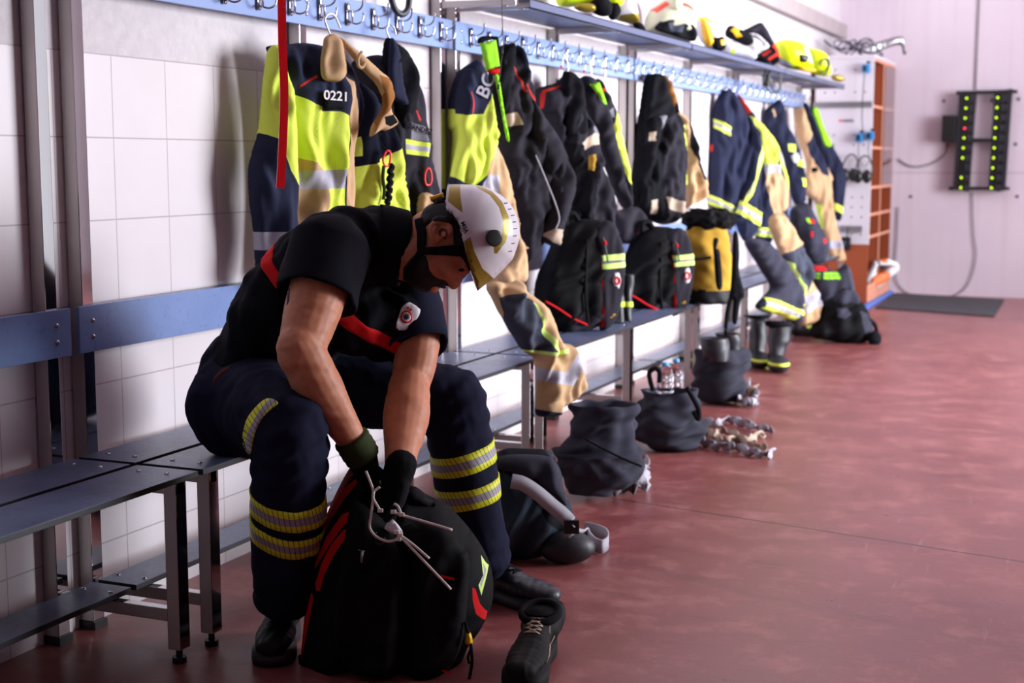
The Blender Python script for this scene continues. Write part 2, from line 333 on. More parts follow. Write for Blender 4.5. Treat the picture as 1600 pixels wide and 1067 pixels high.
def pillow(name, outline, pl, mats, parent=None, T=0.05, Tb=None, w=0.06, grid=0.012, zones=(), folds=(), seed=1, off=0.0, smooth=True, label=None, ex=None, loc=None, edge_px=None):
    """a solid swelling out of a traced outline: outline in photograph points, laid in plane pl, front thickness T, back Tb.
    zones: [(polygon points, material index)] cut exactly into the mesh; ex(s,t,h,d)->h shapes the relief"""
    poly = [pl.px(*p) for p in outline]
    if smooth: poly = [tuple(v) for v in spline(poly, 4, True)]
    poly = resample(poly, grid); A = np.array(poly); lo = A.min(0); hi = A.max(0)
    gx = np.arange(lo[0]+grid*0.5, hi[0], grid); gy = np.arange(lo[1]+grid*0.5, hi[1], grid*0.87)
    G = np.array([(x+(grid*0.5 if k % 2 else 0), y) for k, y in enumerate(gy) for x in gx]) if len(gx) and len(gy) else np.zeros((0, 2))
    if len(G): G = G[inpoly(G, poly)]; G = G[edist(G, poly) > grid*0.5] if len(G) else G
    vs = [Vector(p) for p in poly]; es = [(i, (i+1) % len(poly)) for i in range(len(poly))]; zp = []
    for z, k in zones:
        zz = [pl.px(*p) for p in z]; zp.append((zz, k)); zr = resample(zz, grid*1.2); b = len(vs)
        vs += [Vector(p) for p in zr]; es += [(b+i, b+(i+1) % len(zr)) for i in range(len(zr))]
        if len(G): G = G[edist(G, zz) > grid*0.35]
    vs += [Vector(p) for p in G]
    V2, E2, F2, _, _, _ = delaunay_2d_cdt(vs, es, [], 0, 1e-5)
    V2 = np.array([v[:] for v in V2]); F2 = np.array([f for f in F2 if len(f) == 3]); ce = V2[F2].mean(1); keep = inpoly(ce, poly); F2 = F2[keep]; ce = ce[keep]
    mi = np.zeros(len(F2), int)
    for zz, k in zp: mi[inpoly(ce, zz)] = k
    d = edist(V2, poly); onb = d < 1e-4
    dp = d
    if edge_px is not None:   # an open rim: the swelling starts only from this part of the outline
        ep = [np.array(pl.px(*p)) for p in edge_px]; dp = np.full(len(V2), 1e9)
        for a, b in zip(ep[:-1], ep[1:]):
            t_ = np.clip(((V2-a)@(b-a))/((b-a)@(b-a)), 0, 1); dp = np.minimum(dp, np.linalg.norm(V2-(a+t_[:, None]*(b-a)), axis=1))
    prof = np.sqrt(np.clip(1-(1-np.minimum(dp/w, 1))**2, 0, 1))*np.minimum(1, d/0.004); h = T*prof
    if folds: h = h+foldfield(V2, folds, seed)*np.minimum(d/0.03, 1)
    if ex is not None: h = ex(V2[:, 0], V2[:, 1], h, d)
    hb = -(Tb if Tb is not None else T*0.6)*prof
    used = np.unique(F2); mp = -np.ones(len(V2), int); mp[used] = np.arange(len(used)); V2 = V2[used]; h = h[used]; hb = hb[used]; onb = onb[used]; F2 = mp[F2]
    n = len(V2); bidx = np.where(onb, np.arange(n), -1); nb = np.cumsum(~onb)-1; bidx = np.where(onb, np.arange(n), n+nb)
    V = [pl.at(a, b, hh+off) for (a, b), hh in zip(V2, h)]+[pl.at(V2[i, 0], V2[i, 1], hb[i]+off) for i in range(n) if not onb[i]]
    flip = np.cross(pl.s, pl.t)@pl.n < 0
    Ff = [tuple(f) if not flip else tuple(f[::-1]) for f in F2]; Fb = [tuple(bidx[list(f[::-1])]) if not flip else tuple(bidx[list(f)]) for f in F2]
    uvs = [tuple(v) for v in V2]+[tuple(V2[i]) for i in range(n) if not onb[i]]
    F = Ff+Fb; ok = [len(set(f)) == 3 for f in F]
    fset = set(); FF = []; MI = []
    for f, k, g in zip(F, list(mi)+list(mi), ok):
        key = frozenset(f)
        if g and key not in fset: fset.add(key); FF.append(f); MI.append(k)
    o = mk(name, V, FF, mats, parent, MI, True, uv=uvs, loc=loc)
    if label: o['label'] = label
    return o
def text(name, body, pl, a, b, size, mat, parent, h=0.0, rot=0.0, ext=0.0008, font=None, shear=0.0, sx=1.0):
    cu = bpy.data.curves.new(name, 'FONT'); cu.body = body; cu.size = size; cu.extrude = ext; cu.align_x = 'CENTER'; cu.align_y = 'CENTER'; cu.offset = size*0.012
    ob = bpy.data.objects.new(name, cu); COL.objects.link(ob); dg = bpy.context.evaluated_depsgraph_get(); me = bpy.data.meshes.new_from_object(ob.evaluated_get(dg))
    bpy.data.objects.remove(ob); c, s = math.cos(rot), math.sin(rot); s_ = pl.s if (np.cross(pl.s, pl.t)@pl.n) > 0 else -pl.s
    V = []
    for v in me.vertices:
        x, y, z = v.co; x *= sx; x, y = x*c-y*s, x*s+y*c; V.append(pl.o+pl.s*a+pl.t*b+s_*x+pl.t*y+pl.n*(h+z))
    return mk(name, V, [p.vertices[:] for p in me.polygons], mat, parent, smooth=False)
def remesh(mb, voxel=0.008, sm=6, fn=None):
    """union of overlapping solids -> one continuous smooth surface"""
    me = bpy.data.meshes.new('tmp'); me.from_pydata(mb.V, [], mb.F); ob = bpy.data.objects.new('tmp', me); COL.objects.link(ob)
    m = ob.modifiers.new('r', 'REMESH'); m.mode = 'VOXEL'; m.voxel_size = voxel; m.adaptivity = 0
    s = ob.modifiers.new('s', 'SMOOTH'); s.iterations = sm; s.factor = 0.6
    dg = bpy.context.evaluated_depsgraph_get(); r = bpy.data.meshes.new_from_object(ob.evaluated_get(dg)); bpy.data.objects.remove(ob)
    n = len(r.vertices); co = np.empty(n*3); r.vertices.foreach_get('co', co); co = co.reshape(-1, 3); no = np.empty(n*3); r.vertices.foreach_get('normal', no); no = no.reshape(-1, 3)
    if fn is not None: co = fn(co, no)
    return co, [tuple(p.vertices) for p in r.polygons]
# ================================================================== the hall
def slab(name, a, b, mat, parent=None, kind='structure'):
    o = MB().box(a, b).build(name, mat, parent, loc=(0, 0, 0))
    if parent is None: o['kind'] = kind
    return o
BY = 13.0
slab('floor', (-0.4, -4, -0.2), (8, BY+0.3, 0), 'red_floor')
# long wall with tiles, high window openings above the ledge
wl_ = MB(); wl_.box((-0.3, -4, 0), (0, BY+0.3, 2.62)); wl_.box((-0.3, -4, 2.62), (0, 8.6, 4.2)); wl_.box((-0.3, 12.85, 2.62), (0, BY+0.3, 4.2)); wl_.box((-0.3, 8.6, 3.7), (0, 12.85, 4.2))
o = wl_.build('wall_left', 'wall_tiles', loc=(0, 0, 0)); o['kind'] = 'structure'
slab('trim_1', (0.0, 6.5, 2.24), (0.07, BY, 2.36), 'concrete_ledge')
slab('wall_back', (-0.3, BY, 0), (8, BY+0.3, 4.2), 'back_plaster')
slab('trim_2', (1.165, BY-0.012, 1.78), (1.180, BY, 4.2), 'grey_metal')
slab('wall_front', (-0.3, -4.3, 0), (8, -4, 4.2), 'plaster')
wr = MB(); wr.box((7.8, -4, 0), (8.1, 6.2, 4.2)); wr.box((7.8, 12.2, 0), (8.1, BY, 4.2)); wr.box((7.8, 6.2, 3.6), (8.1, 12.2, 4.2))
o = wr.build('wall_right', 'plaster', loc=(0, 0, 0)); o['kind'] = 'structure'
slab('ceiling', (-0.3, -4.3, 4.2), (8.1, BY+0.3, 4.4), 'plaster')
fr = MB()
for y in (8.6, 10.0, 11.4, 12.79): fr.box((-0.2, y, 2.62), (-0.12, y+0.06, 3.7))
fr.box((-0.2, 8.6, 2.62), (-0.12, 12.85, 2.68)); fr.box((-0.2, 8.6, 3.64), (-0.12, 12.85, 3.7))
o = fr.build('window_1', 'white_plastic', loc=(0, 0, 0)); o['kind'] = 'structure'
slab('window_2', (-0.165, 8.62, 2.64), (-0.155, 12.83, 3.68), 'clear_plastic')

# ================================================================== changing-room bench units
def scr(mb, p, ax='x', r=0.006, i=0):
    c = np.array(p, float); A = {'x': [[0, 1, 0], [0, 0, 1], [1, 0, 0]], 'z': [[1, 0, 0], [0, 1, 0], [0, 0, 1]]}[ax]
    mb.ball(c, (r, r, r*0.5), A, i, 10, 6)
def post(mb, x0, x1, y0, y1, z0, z1):
    # square tube: one metal; a duller, browner copy on y faces imitates the light
    mb.box((x0, y0, z0), (x1, y1, z1), 0, bev=0.002)
    V = np.array(mb.V)
    for k in range(len(mb.F)-26, len(mb.F)):
        f = V[list(mb.F[k])]; nn = np.cross(f[1]-f[0], f[2]-f[0]); nn = nn/(np.linalg.norm(nn)+1e-12)
        if abs(nn[1]) > 0.9 and len(f) == 4: mb.I[k] = 2
def hook(parent, y, z):
    m = MB(); x = 0.062; s = 0.001*(hash((y, z)) % 3)
    m.box((x, y-0.009, z-0.034), (x+0.004, y+0.009, z+0.034), bev=0.003); m.ball((x+0.004, y, z+0.024), (0.005, 0.010, 0.016)); m.ball((x+0.004, y, z-0.022), (0.005, 0.009, 0.013))
    k_ = 0.78; m.tube(spline([(x, y, z+0.012), (x+0.03, y, z+0.010), (x+0.052, y, z+0.022), (x+0.058, y, z+0.045)], 4), [0.0033]*12+[0.0045], 8); m.ball((x+0.058, y, z+0.047), 0.005, nu=8, nv=6)
    for sg in (-1, 1):
        m.tube(spline([(x, y, z-0.018), (x+0.022, y+sg*0.016, z-0.028), (x+0.036, y+sg*0.032, z-0.018), (x+0.038, y+sg*0.038, z+0.004)], 4), 0.0031, 8); m.ball((x+0.038, y+sg*0.038, z+0.006), 0.0044, nu=8, nv=6)
    return m.build('hook', 'chrome', parent, True)
UNITS = [(0.60, 2.735), (2.755, 4.885), (4.905, 7.03), (7.05, 9.175), (9.195, 11.32)]
LBL = ['bench and hook-rail unit in the left foreground, its boards empty of coats', 'bench and hook-rail unit the bent-over person sits on', 'bench unit carrying the black backpacks',
       'bench unit behind the ochre bag with the pair of boots on the floor before it', 'farthest bench unit, next to the white cabinet']
for ui, (y0, y1) in enumerate(UNITS):
    u = thing('changing_bench', LBL[ui], 'bench', (0.2, (y0+y1)/2, 0), 'steel benches with blue boards along the tiled wall')
    ym = y0+1.09
    for ya, yb in ((y0+0.035, y0+0.075), (y1-0.075, y1-0.035), (ym-0.02, ym+0.02)):
        m = MB(); post(m, 0.004, 0.044, ya, yb, 0.02, 1.93 if ui < 2 else 1.75); m.box((0.0, ya-0.004, 0), (0.05, yb+0.004, 0.02), 1)
        m.build('upright', ['steel', 'black_plastic', 'steel_dull_face'], u)
        yc = (ya+yb)/2
        if yb < y1-0.0 and not (abs(yc-ym) < 0.01):
            pass
        m = MB(); post(m, 0.365, 0.40, ya, yb, 0.035, 0.435); m.tube([(0.382, yc, 0.035), (0.382, yc, 0.014)], 0.008, 8, 1); m.tube([(0.382, yc, 0.014), (0.382, yc, 0)], 0.017, 12, 1)
        m.build('front_leg', ['steel', 'black_plastic', 'steel_dull_face'], u)
        m = MB(); post(m, 0.044, 0.40, ya+0.006, yb-0.006, 0.405, 0.435); m.build('seat_bracket', ['steel', 'steel', 'steel_dull_face'], u); m = MB(); post(m, 0.044, 0.366, ya+0.006, yb-0.006, 0.10, 0.13); m.build('cross_bar', ['steel', 'steel', 'steel_dull_face'], u)
        if ui >= 2 or (ui == 1 and yc > 4.6):
            m = MB(); post(m, 0.044, 0.34, ya+0.008, yb-0.008, 1.725, 1.75)
            m.build('shelf_bracket', ['steel', 'steel', 'steel_dull_face'], u)
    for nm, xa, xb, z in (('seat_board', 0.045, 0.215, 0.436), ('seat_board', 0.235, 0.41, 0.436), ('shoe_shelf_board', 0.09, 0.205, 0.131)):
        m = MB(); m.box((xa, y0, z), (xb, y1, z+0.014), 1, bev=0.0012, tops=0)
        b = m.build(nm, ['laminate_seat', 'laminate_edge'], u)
        for yc in (y0+0.055, ym, y1-0.055):
            for xx in ((xa+xb)/2-0.04, (xa+xb)/2+0.04): m = MB(); scr(m, (xx, yc, z+0.0145), 'z', 0.0065); m.build('screw', 'steel', b, True)
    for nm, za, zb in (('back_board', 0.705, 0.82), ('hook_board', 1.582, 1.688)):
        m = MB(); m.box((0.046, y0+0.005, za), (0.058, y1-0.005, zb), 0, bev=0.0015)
        b = m.build(nm, ['laminate' if nm == 'back_board' else 'laminate_lit', 'laminate_edge'], u)
        for yc in (y0+0.055, ym, y1-0.055):
            for zz in ((za+zb)/2-0.02, (za+zb)/2+0.02): m = MB(); scr(m, (0.059, yc, zz), 'x', 0.0065); m.build('screw', 'steel', b, True)
        if nm == 'hook_board':
            for k in range(12): hook(b, y0+0.13+0.172*k, 1.635)
    if ui >= 2:
        m = MB(); m.box((0.03, y0+0.0, 1.752), (0.36, y1, 1.756)); m.box((0.356, y0, 1.722), (0.36, y1, 1.756)); m.box((0.34, y0, 1.722), (0.36, y1, 1.726)); m.build('helmet_shelf', 'shelf_steel', u)
# ================================================================== coats and trousers on the hook rail
FV = [(84, 0.10, 0.015, 0.9), (96, 0.05, 0.008, 0.8), (58, 0.14, 0.012, 0.9), (88, 0.021, 0.0012, 1.0)]
FS = [(35, 0.07, 0.010, 0.8), (75, 0.12, 0.014, 0.9), (20, 0.035, 0.003, 1.0)]
FL = [(80, 0.05, 0.003, 1.0), (30, 0.09, 0.004, 1.0)]
def stripes(v, s, mats=(1, 3)):
    """a tape quad a,b,c,d (a-b upper edge, d-c lower edge) -> bright, silver, bright zones"""
    a, b, c, d = [np.array(p) for p in q(v, s)]
    return [([tuple(a), tuple(b), tuple(c), tuple(d)], mats[0]), ([tuple(a+(d-a)*0.33), tuple(b+(c-b)*0.33), tuple(b+(c-b)*0.68), tuple(a+(d-a)*0.68)], mats[1])]
def Zs(v, *pairs): return [(q(v, s), k) for s, k in pairs]
HG = 'firefighter coats hanging from the hook rail'
def garment(nm, label, cat, x, y, dirx, layers, group=HG, grid=0.012, z0=1.0):
    """layers: (part name, view, outline, materials, zones, options)"""
    dy = math.sqrt(1-dirx*dirx); pl = Plane((x, y, 0), (dirx, dy, 0)); t = thing(nm, label, cat, (x, y, z0), group); res = {}
    for k, (pn, v, s, mats, zones, op) in enumerate(layers):
        o = dict(T=0.05, w=0.05, grid=grid, folds=FV, seed=k+int(y*10)); o.update(op)
        res[pn] = pillow(pn, q(v, s), pl, mats, t, zones=zones, **o)
    return t, pl, res
def at_px(pl, v, s, h=0.0):
    return [pl.at(*pl.px(*p), h) for p in q(v, s)]
def hanger(t, pl, v, s, h=0.02, name='hanger', r=0.003, mat='chrome'):
    MB().tube(spline(at_px(pl, v, s, h), 5), r, 8).build(name, mat, t, True)
def carabiner(t, pl, v, s, mat, h=0.08):
    P = at_px(pl, v, s, h); MB().tube(spline(P, 4, True)+[P[0]], 0.0035, 6).build('carabiner', mat, t, True)

# --- the near coat, number 0221
t, pl, R = garment('firefighter_coat', 'navy, hi-vis yellow and tan coat numbered 0221, nearest coat on the rail', 'coat', 0.10, 3.60, 0.35, [
 ('coat_body', 'C', '150,195 230,186 300,178 380,190 430,212 480,258 520,330 538,420 525,520 505,600 503,760 500,860 490,1000 480,1150 230,1150 215,1050 225,900 235,780 225,600 200,400 165,240',
  ['navy', 'hivis', 'tan', 'silver_tape', 'red_piping', 'dark_navy'],
  Zs('C', ('190,370 250,405 290,430 325,447 325,465 400,466 437,487 435,716 345,716 300,680 245,655 190,640', 1), ('345,780 435,783 435,1160 345,1160', 1), ('190,640 245,655 300,680 345,716 345,1160 190,1160', 2),
     ('215,712 437,706 434,783 215,790', 3), ('425,322 460,345 485,420 497,520 503,700 506,1160 434,1160 437,487 450,420 442,360', 2), ('248,357 302,316 305,325 248,367', 4),
     ('480,260 560,330 560,600 505,600 500,520 490,420 462,340 430,300', 5), ('432,480 438,480 438,1150 432,1150', 5)), dict(grid=0.009, T=0.06, w=0.07)),
 ('sleeve', 'C', '150,192 122,208 106,290 95,400 80,540 50,650 38,730 45,850 60,960 68,1090 80,1165 170,1170 205,1040 222,900 224,790 222,700 220,500 205,400 165,240',
  ['navy', 'hivis', 'silver_tape'], Zs('C', ('150,150 60,180 40,540 76,554 120,590 150,650 165,710 195,765 245,800 245,320 215,370 175,300 150,215', 1), ('30,965 225,958 222,1034 30,1040', 2)), dict(grid=0.009, T=0.055, w=0.05, off=0.045, seed=9)),
 ('collar', 'C', '372,160 420,195 470,235 530,290 575,330 593,375 597,420 582,458 615,515 570,545 545,545 500,572 510,520 550,455 548,400 520,350 470,300 420,240 385,195',
  ['tan', 'brown_lining', 'black_cloth'], Zs('C', ('520,318 575,335 590,375 594,420 578,455 540,490 505,565 516,510 550,455 550,390', 1), ('545,490 583,480 602,512 570,530 548,520', 2)), dict(T=0.02, w=0.02, off=0.09, folds=FL, grid=0.007)),
 ('collar_flap', 'C', '315,165 345,148 372,160 388,205 404,295 398,325 375,345 345,346 312,335 300,305 300,250 308,200', ['tan'], (), dict(T=0.018, w=0.02, off=0.085, folds=FS, grid=0.007)),
])
hanger(t, pl, 'C', '368,165 352,125 341,95 345,73 362,63 380,72 395,100 403,122', 0.06)
hanger(t, pl, 'C', '430,225 415,250 415,280 430,290 442,270', 0.13, 'hanging_loop', 0.005, 'tan')
pt = pillow('number_patch', q('C', '322,385 405,382 408,455 325,462'), pl, ['black_cloth'], t, T=0.004, w=0.004, off=0.078, grid=0.01, smooth=False)
a_, b_ = pl.px(*q('C', '366,405')[0]); text('number_digits', '0221', pl, a_, b_, 0.038, 'patch_white', pt, 0.084, -0.04, sx=1.25)
def hatch_lines(t, pl, v, quad, n, h, mat='navy'):
    a, b, c, d = [np.array(p) for p in q(v, quad)]; m = MB()
    for k in range(n):
        u = (k+0.2)/n; p0 = d+(c-d)*u; p1 = a+(b-a)*min(1, u+0.9/n*1.2); p0, p1 = [pl.at(*pl.px(*p), h) for p in (p0, p1)]; m.tube([p0, p1], 0.0009, 4, caps=False)
    return m
# --- second coat
t, pl, R = garment('firefighter_coat', 'navy and hi-vis yellow coat with a red carabiner and braided cord, just behind coat 0221', 'coat', 0.10, 3.98, 0.45, [
 ('coat_body', 'C', '520,340 580,380 620,440 660,510 695,600 715,690 725,780 735,860 720,930 600,1000 480,1000 480,560 500,470', ['dark_navy', 'hivis', 'red_piping'],
  Zs('C', ('470,700 560,682 600,660 692,606 760,700 760,1010 470,1010', 1), ('596,405 606,412 640,460 634,465', 2), ('470,585 510,570 516,650 470,655', 1)), dict(T=0.055, w=0.06, folds=FV+[(70, 0.08, 0.01, 1)])),
])
carabiner(t, pl, 'C', '585,632 600,632 603,660 595,690 580,690 572,665', 'red_plastic', 0.085)
m = MB()
for k in range(26):
    p = at_px(pl, 'C', '%f,%f' % (606-0.5*k+5*math.sin(k*1.25), 690+k*6.2), 0.085)[0]; m.ball(p, (0.010, 0.010, 0.009), nu=8, nv=6)
m.build('braided_cord', 'black_cloth', t, True)
hanger(t, pl, 'C', '578,690 574,740 580,790 576,830', 0.082, 'green_cord', 0.006, 'olive_cuff')
# --- third coat: black with the big hanging collar
t, pl, R = garment('firefighter_coat', 'black coat with tall folded collar, name patch and pale glove', 'coat', 0.10, 4.30, 0.45, [
 ('coat_body', 'C', '505,262 550,243 595,230 640,235 700,290 742,312 775,350 800,430 806,500 830,620 848,750 864,850 830,930 760,960 600,960 600,600 560,420 520,330',
  ['charcoal', 'hivis', 'dark_navy', 'silver_tape', 'red_piping', 'grey_print'], stripes('C', '690,580 790,598 790,655 692,642')+Zs('C', ('708,512 776,530 778,592 710,582', 5), ('724,462 732,462 754,500 748,508', 4), ('738,308 746,310 775,345 770,350', 4)), dict(T=0.06, w=0.07)),
 ('collar', 'C', '610,165 640,172 690,212 728,275 742,340 738,420 712,500 680,545 650,470 610,400 592,330 597,240', ['black_cloth'], (), dict(T=0.035, w=0.03, off=0.05, folds=FS, grid=0.009)),
 ('collar_flap', 'C', '602,172 622,172 648,240 658,350 682,450 640,430 605,400 594,320 597,230', ['navy'], (), dict(T=0.015, w=0.02, off=0.085, folds=FL, grid=0.009)),
])
hanger(t, pl, 'C', '620,165 608,140 608,120 622,110 638,122 646,152', 0.06); a_, b_ = pl.px(*q('C', '743,540')[0]); text('name_lettering', 'ERNDEZ', pl, a_, b_, 0.026, 'black_cloth', R['coat_body'], 0.068, -0.22)
carabiner(t, pl, 'C', '758,700 768,712 772,745 765,768 748,765 745,722', 'red_plastic', 0.09)
pillow('glove', q('C', '735,815 760,800 782,805 805,830 815,880 795,900 730,895'), pl, ['tan', 'white_plastic'], t, T=0.03, w=0.02, off=0.07, folds=FS, grid=0.009, zones=Zs('C', ('748,868 780,862 795,880 780,895 752,892', 1)))
# --- coat BC with green flap
t, pl, R = garment('firefighter_coat', 'hi-vis yellow and navy coat under a bright green flap, lettered BC on its shoulder', 'coat', 0.17, 5.02, 0.62, [
 ('coat_body', 'D', '160,175 200,160 232,215 242,300 262,450 287,530 285,560 320,640 347,740 362,830 345,940 240,940 110,900 60,820 80,520 60,470 58,390 68,315 100,222',
  ['navy', 'hivis', 'tan', 'silver_tape', 'red_piping', 'dark_navy'],
  Zs('D', ('40,385 92,390 95,420 180,412 243,300 300,520 270,560 262,700 200,692 150,742 40,760', 1), ('200,692 215,620 262,560 290,540 400,640 400,960 200,960', 2), ('180,742 205,690 264,690 262,772 185,775', 3), ('266,560 300,560 300,950 268,950', 2)), dict(T=0.06, w=0.06)),
 ('sleeve', 'D', '100,222 130,200 165,215 210,260 235,330 255,450 268,520 215,600 190,680 150,740 110,760 105,800 30,800 45,690 80,520 72,440 66,340',
  ['navy', 'hivis', 'red_piping'], Zs('D', ('40,400 95,418 180,412 240,290 300,500 215,600 195,690 150,745 105,732 30,690', 1), ('112,313 119,313 131,410 122,412', 2)), dict(T=0.04, w=0.04, off=0.045, seed=4, grid=0.010)),
])
fl = pillow('green_flap', q('D', '143,92 218,76 236,195 172,216'), pl, ['hivis_green'], t, T=0.012, w=0.008, off=0.11, folds=FL, grid=0.01, smooth=False)
pillow('flap_black_side', q('D', '150,62 215,58 238,80 240,240 228,240 222,80 143,95'), pl, ['black_cloth'], t, T=0.01, w=0.01, off=0.10, folds=FL, grid=0.01)  # black cloth strip along the flap's top and right side
pillow('red_loop', q('D', '176,214 236,204 238,226 205,232'), pl, ['red_cloth'], t, T=0.01, w=0.01, off=0.105, folds=FL, grid=0.01)
pillow('green_strap', q('D', '214,225 236,240 262,400 286,525 270,520 240,360'), pl, ['hivis_green'], t, T=0.01, w=0.01, off=0.10, folds=FL, grid=0.01)
a_, b_ = pl.px(*q('D', '186,282')[0]); text('shoulder_lettering', 'BC', pl, a_, b_, 0.075, 'grey_strap', R['sleeve'], 0.09, 1.15)
# --- big black coat
t, pl, R = garment('firefighter_coat', 'large black coat with pale chest tape, its long sleeve reaching the nearer bench backpack', 'coat', 0.17, 5.36, 0.62, [
 ('coat_body', 'D', '250,170 290,100 330,84 350,98 395,94 418,170 452,330 482,440 560,560 600,660 560,860 500,1000 440,1090 400,1080 360,960 335,800 300,620 285,530 268,470 248,330',
  ['charcoal', 'beige_tape', 'red_piping', 'dark_navy'], Zs('D', ('285,415 345,402 366,460 305,470', 1), ('328,185 342,205 386,310 376,312', 2), ('380,268 390,275 446,400 436,402', 2), ('345,98 395,94 460,330 430,300 380,200', 3)), dict(T=0.07, w=0.07, folds=FS+FV)),
 ('sleeve', 'D', '405,330 460,400 540,520 600,660 617,745 592,850 560,950 540,1020 460,985 490,880 505,780 470,640 410,480', ['charcoal', 'beige_tape', 'dark_navy'],
  Zs('D', ('455,965 500,935 565,945 548,1015 500,1000', 1)), dict(T=0.045, w=0.045, off=0.05, folds=FS, seed=3)),
 ('collar', 'D', '250,175 285,105 330,84 345,100 335,200 318,330 300,400 262,400 244,330', ['black_cloth'], (), dict(T=0.03, w=0.03, off=0.05, folds=FS)),
])
hanger(t, pl, 'D', '400,600 450,720 490,820 508,890 490,940', 0.115, 'zip_edge', 0.003, 'grey_strap')
# --- three coats on red-tipped hangers
t, pl, R = garment('firefighter_coat', 'black coat with red shoulder piping and a small yellow lamp on its chest', 'coat', 0.17, 5.98, 0.62, [
 ('coat_body', 'D', '462,302 505,280 556,265 600,225 635,240 655,300 690,400 745,480 752,560 790,700 825,800 822,900 815,1000 700,980 600,980 612,700 560,580 500,430 466,390',
  ['charcoal', 'beige_tape', 'red_piping', 'grey_print', 'black_cloth'], Zs('D', ('470,322 482,300 560,276 560,285 490,309 478,385 470,385', 2), ('635,545 700,500 745,490 752,548 695,555 650,588', 1), ('690,442 735,452 752,502 712,500', 3), ('676,398 735,438 732,448 680,408', 2), ('575,540 660,560 700,700 700,980 600,980 612,700', 4)), dict(T=0.07, w=0.07, folds=FS+FV)),
 ('collar', 'D', '560,235 590,213 630,235 655,300 672,440 665,505 620,520 575,500 563,400', ['black_cloth'], (), dict(T=0.04, w=0.03, off=0.05, folds=FS)),
])
pillow('chest_lamp', q('D', '655,602 690,595 682,672 654,668'), pl, ['ochre'], t, T=0.02, w=0.006, off=0.10, smooth=False)
hanger(t, pl, 'D', '580,225 583,195 578,172 566,165 556,175 552,192', 0.06); MB().ball(at_px(pl, 'D', '552,194', 0.06)[0], 0.006).build('hanger_tip', 'red_plastic', t, True)
t, pl, R = garment('firefighter_coat', 'dark coat with a green tag folded over its collar, after the yellow-lamp coat', 'coat', 0.17, 6.20, 0.62, [
 ('coat_body', 'D', '655,285 675,240 705,232 740,252 770,320 800,400 830,520 860,640 885,760 910,830 875,850 840,800 800,700 750,560 700,420 660,350', ['charcoal', 'hivis', 'red_piping'], (), dict(T=0.06, w=0.06, folds=FS)),
 ('green_tag', 'D', '675,275 720,265 756,368 744,366', ['hivis_green'], (), dict(T=0.01, w=0.008, off=0.075, folds=FL, smooth=False)),
])
hanger(t, pl, 'D', '690,240 690,205 682,185 668,182 660,200 658,214', 0.06); MB().ball(at_px(pl, 'D', '658,216', 0.06)[0], 0.006).build('hanger_tip', 'red_plastic', t, True)
t, pl, R = garment('firefighter_coat', 'black coat with a hi-vis yellow sleeve panel, beside the green-tagged dark coat', 'coat', 0.17, 6.42, 0.62, [
 ('coat_body', 'D', '738,262 760,246 782,290 822,365 850,480 886,640 900,742 912,835 880,800 850,700 800,560 770,480 745,350', ['charcoal', 'hivis', 'red_piping', 'grey_print'],
  Zs('D', ('775,492 800,450 825,385 860,500 905,650 905,745 880,735 845,660 800,560', 1), ('750,292 788,297 788,306 752,303', 2), ('765,400 800,380 805,425 770,435', 3)), dict(T=0.06, w=0.05, folds=FS)),
])
hanger(t, pl, 'D', '757,250 762,220 755,205 745,205 742,222', 0.05)
# --- black open coat, tan coat behind it
t, pl, R = garment('firefighter_coat', 'black coat hanging open, pale cuff tape, above the second black backpack', 'coat', 0.17, 7.25, 0.62, [
 ('coat_body', 'E', '150,125 185,112 215,122 240,200 268,300 305,300 330,380 348,500 345,640 335,760 300,835 225,850 150,815 78,745 85,600 105,400 125,280',
  ['black_cloth', 'beige_tape', 'red_piping', 'grey_print', 'charcoal', 'hivis'], Zs('E', ('225,330 305,300 350,480 335,840 225,850 210,600', 4), ('180,290 210,275 232,280 208,340 192,390', 3), ('222,712 330,745 318,798 222,768', 1), ('140,730 182,725 182,798 150,795', 1), ('222,190 232,195 274,300 264,302', 2),
   ('300,365 322,358 350,450 354,570 337,658 327,652 340,560 330,460', 5), ('135,400 160,395 160,440 135,440', 1)), dict(T=0.07, w=0.07, folds=FV+FS)),
 ('collar', 'E', '150,125 185,112 215,125 235,200 265,290 240,330 190,330 150,330 120,340 128,260', ['black_cloth'], (), dict(T=0.04, w=0.04, off=0.05, folds=FS)),
])
t, pl, R = garment('firefighter_coat', 'tan coat with a brown collar lining and black edge, tucked behind the open black coat', 'coat', 0.17, 7.52, 0.62, [
 ('coat_body', 'E', '228,120 245,118 275,170 300,240 308,290 340,320 376,380 400,470 412,540 440,640 440,720 380,755 335,765 340,600 345,500 300,340 260,270 235,200', ['tan', 'brown_lining', 'black_cloth', 'silver_tape'],
  Zs('E', ('220,110 250,110 305,240 310,290 275,315 240,220', 1), ('338,318 380,375 425,625 405,632 350,470', 2), ('272,255 300,262 310,300 280,305', 2)), dict(T=0.06, w=0.05, folds=FS+FV)),
])
